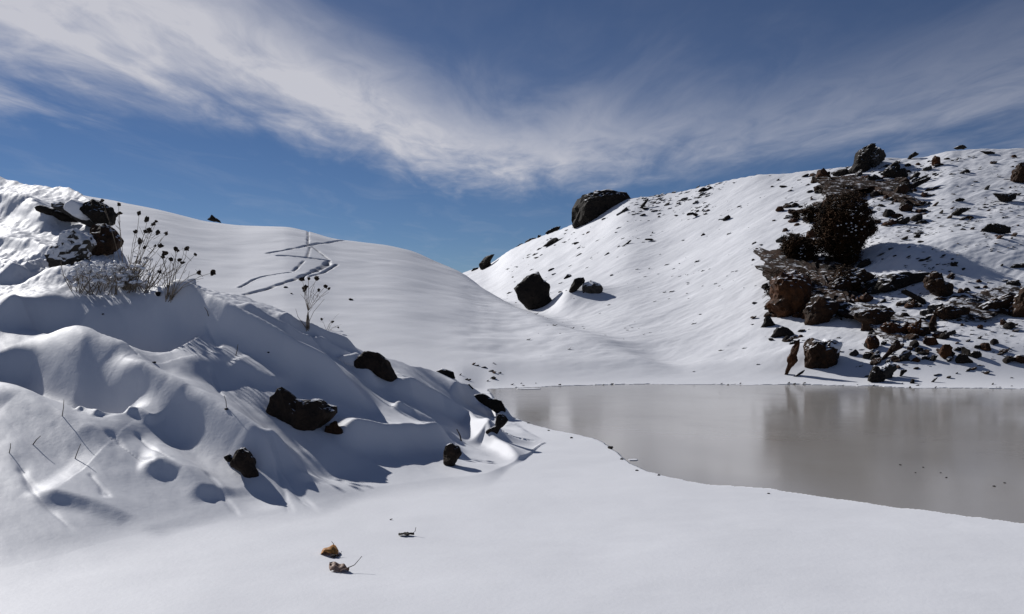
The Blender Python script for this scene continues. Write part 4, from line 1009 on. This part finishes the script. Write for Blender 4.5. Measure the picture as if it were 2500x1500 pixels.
for i, (x, y, w, l) in enumerate([(1290, 1034, 4, 'tiny dark bit at the near shore closest to the bank tip'), (1395, 1070, 5, 'dark flat bit on the near shore snow lip'), (1555, 1150, 5, 'dark flat bit below the two black shore stones'), (1608, 1161, 6, 'dark bit where the near shore bends right'), (1876, 1206, 4, 'dark crumb on the near shore left of the ice flake'), (1340, 1052, 4, 'dark crumb on the near shore above the snow lip')]):
    pebble(x, y, w, l, (0, 2, 4)[i % 3])
pebble(856, 733, 8, 'dark stone alone on the smooth flank of the trail hill', 0)
pebble(698, 703, 6, 'dark stone just below the trail on the left hill', 2)
pebble(712, 718, 4, 'tiny stone below the trail, right of the other', 4)
for i, (x, y, w, l) in enumerate([(2198, 1136, 4, 'first speck of grit frozen in the pond ice from the left'), (2254, 1142, 4, 'darkest speck of grit in the pond ice'), (2296, 1155, 3.5, 'speck of grit in the ice right of the darkest one'), (2310, 1167, 4, 'speck of grit in the ice nearest the middle of the right water'), (2235, 1155, 3, 'faint speck of grit below the first one in the ice'), (2427, 1188, 4.5, 'lowest speck of grit in the ice toward the right edge'), (2453, 1180, 4, 'rightmost speck of grit in the ice')]):
    pebble(x, y, w, l, (0, 2, 4)[i % 3], 'grit specks frozen in the pond', z=0.0)

# ------------------------------------------------------------------ fallen leaves on the flat snow
M_LEAFB = plain('brown_dead_leaf', (0.20, 0.08, 0.02), (0.50, 0.25, 0.07), 0.6, 60)
M_LEAFP = plain('pale_dead_leaf', (0.12, 0.07, 0.05), (0.34, 0.24, 0.19), 0.6, 60)
M_LEAFD = plain('dark_dead_leaf', (0.012, 0.010, 0.009), (0.035, 0.028, 0.022), 0.6, 60)
def dry_leaf(px, py, L_, W_, curl, rot, label, mat, seed, lift=0.0, stem=(0.05, 0.02, 0.05), tilt=0.0, crumple=0.004, roll=0.0):
    r = random.Random(seed); G = hit(px, py)
    root = bpy.data.objects.new('dead_leaf', None); COL.objects.link(root); root.location = G + Vector((0, 0, lift)); root.rotation_euler = (roll, tilt, rot)
    tag(root, label, 'leaf', 'dead leaves on the flat snow')
    nu, nv = 15, 11; V = []; Fc = []
    for i in range(nu):
        a = -1 + 2 * i / (nu - 1); wd = W_ * max(0.03, (1 - abs(a) ** 2.2) ** 0.75) * (1.0 - 0.25 * a)
        for j in range(nv):
            b = -1 + 2 * j / (nv - 1); th = b * curl; rr = wd / max(curl, 0.2)
            wav = crumple * (math.sin(a * 7 + b * 3 + seed) + math.sin(a * 3 - b * 8 + seed * 2) + r.uniform(-0.3, 0.3))
            V.append((a * L_, math.sin(th) * rr, math.cos(th) * rr - rr + W_ * 0.4 + wav - 0.25 * L_ * a * a * 0.5))
    for i in range(nu - 1):
        for j in range(nv - 1):
            k = i * nv + j; Fc.append((k, k + nv, k + nv + 1, k + 1))
    b = obj('blade', mesh_from('blade', V, Fc), mat, root)
    so = b.modifiers.new('thickness', 'SOLIDIFY'); so.thickness = 0.0025
    V, Fc = [], []; e = Vector((L_, 0, W_ * 0.35)); 
    tube(V, Fc, [e - Vector((0.01, 0, 0)), e + Vector((stem[0] * 0.5, stem[1] * 0.4, stem[2] * 0.25)), e + Vector(stem)], 0.0035, 0.0022, 5)
    obj('stalk', mesh_from('stalk', V, Fc), M_TWIG, root)
dry_leaf(806, 1352, 0.075, 0.10, 1.35, 1.25, 'brown cupped leaf standing on the snow, upper of the two near leaves', M_LEAFB, 3, 0.015, (0.03, 0.04, 0.02), roll=-0.15)
dry_leaf(828, 1394, 0.09, 0.06, 0.9, -0.5, 'crumpled pale leaf nearest the camera with its stalk raised', M_LEAFP, 5, 0.02, (0.04, 0.09, 0.075), tilt=0.1, crumple=0.008)
dry_leaf(992, 1309, 0.066, 0.034, 0.6, 0.1, 'thin dark leaf with an upturned stalk, rightmost on the flat snow', M_LEAFD, 7, 0.012, (0.015, 0.01, 0.045))
dry_leaf(818, 1362, 0.035, 0.020, 0.7, 0.4, 'small dark leaf scrap touching the cupped brown leaf', M_LEAFD, 9, 0.010, (0.02, 0.02, 0.02))
twig((945, 1270), (958, 1267), 'short dark twig lying on the flat snow past the leaves', 0.007)
twig((748, 1256), (762, 1260), 'short dark twig lying at the tip of the bank shadows', 0.007)

def ice_flake(px, py, w, l, label):
    d = (CAMZ - 0.01) * F / (py - CY); m = d / F; r = random.Random(int(px)); n = 11
    ring = [(math.cos(2 * math.pi * i / n) * w * m * r.uniform(0.8, 1.1), math.sin(2 * math.pi * i / n) * l * r.uniform(0.75, 1.15)) for i in range(n)]
    V = [(x, y, -0.02) for x, y in ring] + [(x * 0.96, y * 0.96, 0.004) for x, y in ring]
    Fc = [tuple(range(n, 2 * n))] + [(i, (i + 1) % n, n + (i + 1) % n, n + i) for i in range(n)]
    o = obj('ice_flake', mesh_from('ice_flake', V, Fc, False), SNOW_CAP); o.location = ((px - CX) * m, d, 0.006); tag(o, label, 'ice', 'ice flakes at the near shore')
ice_flake(1290, 949, 30, 0.12, 'pale ice flake at the left end of the far shore')
ice_flake(1545, 1122, 14, 0.05, 'small pale ice flake just off the black shore stones')
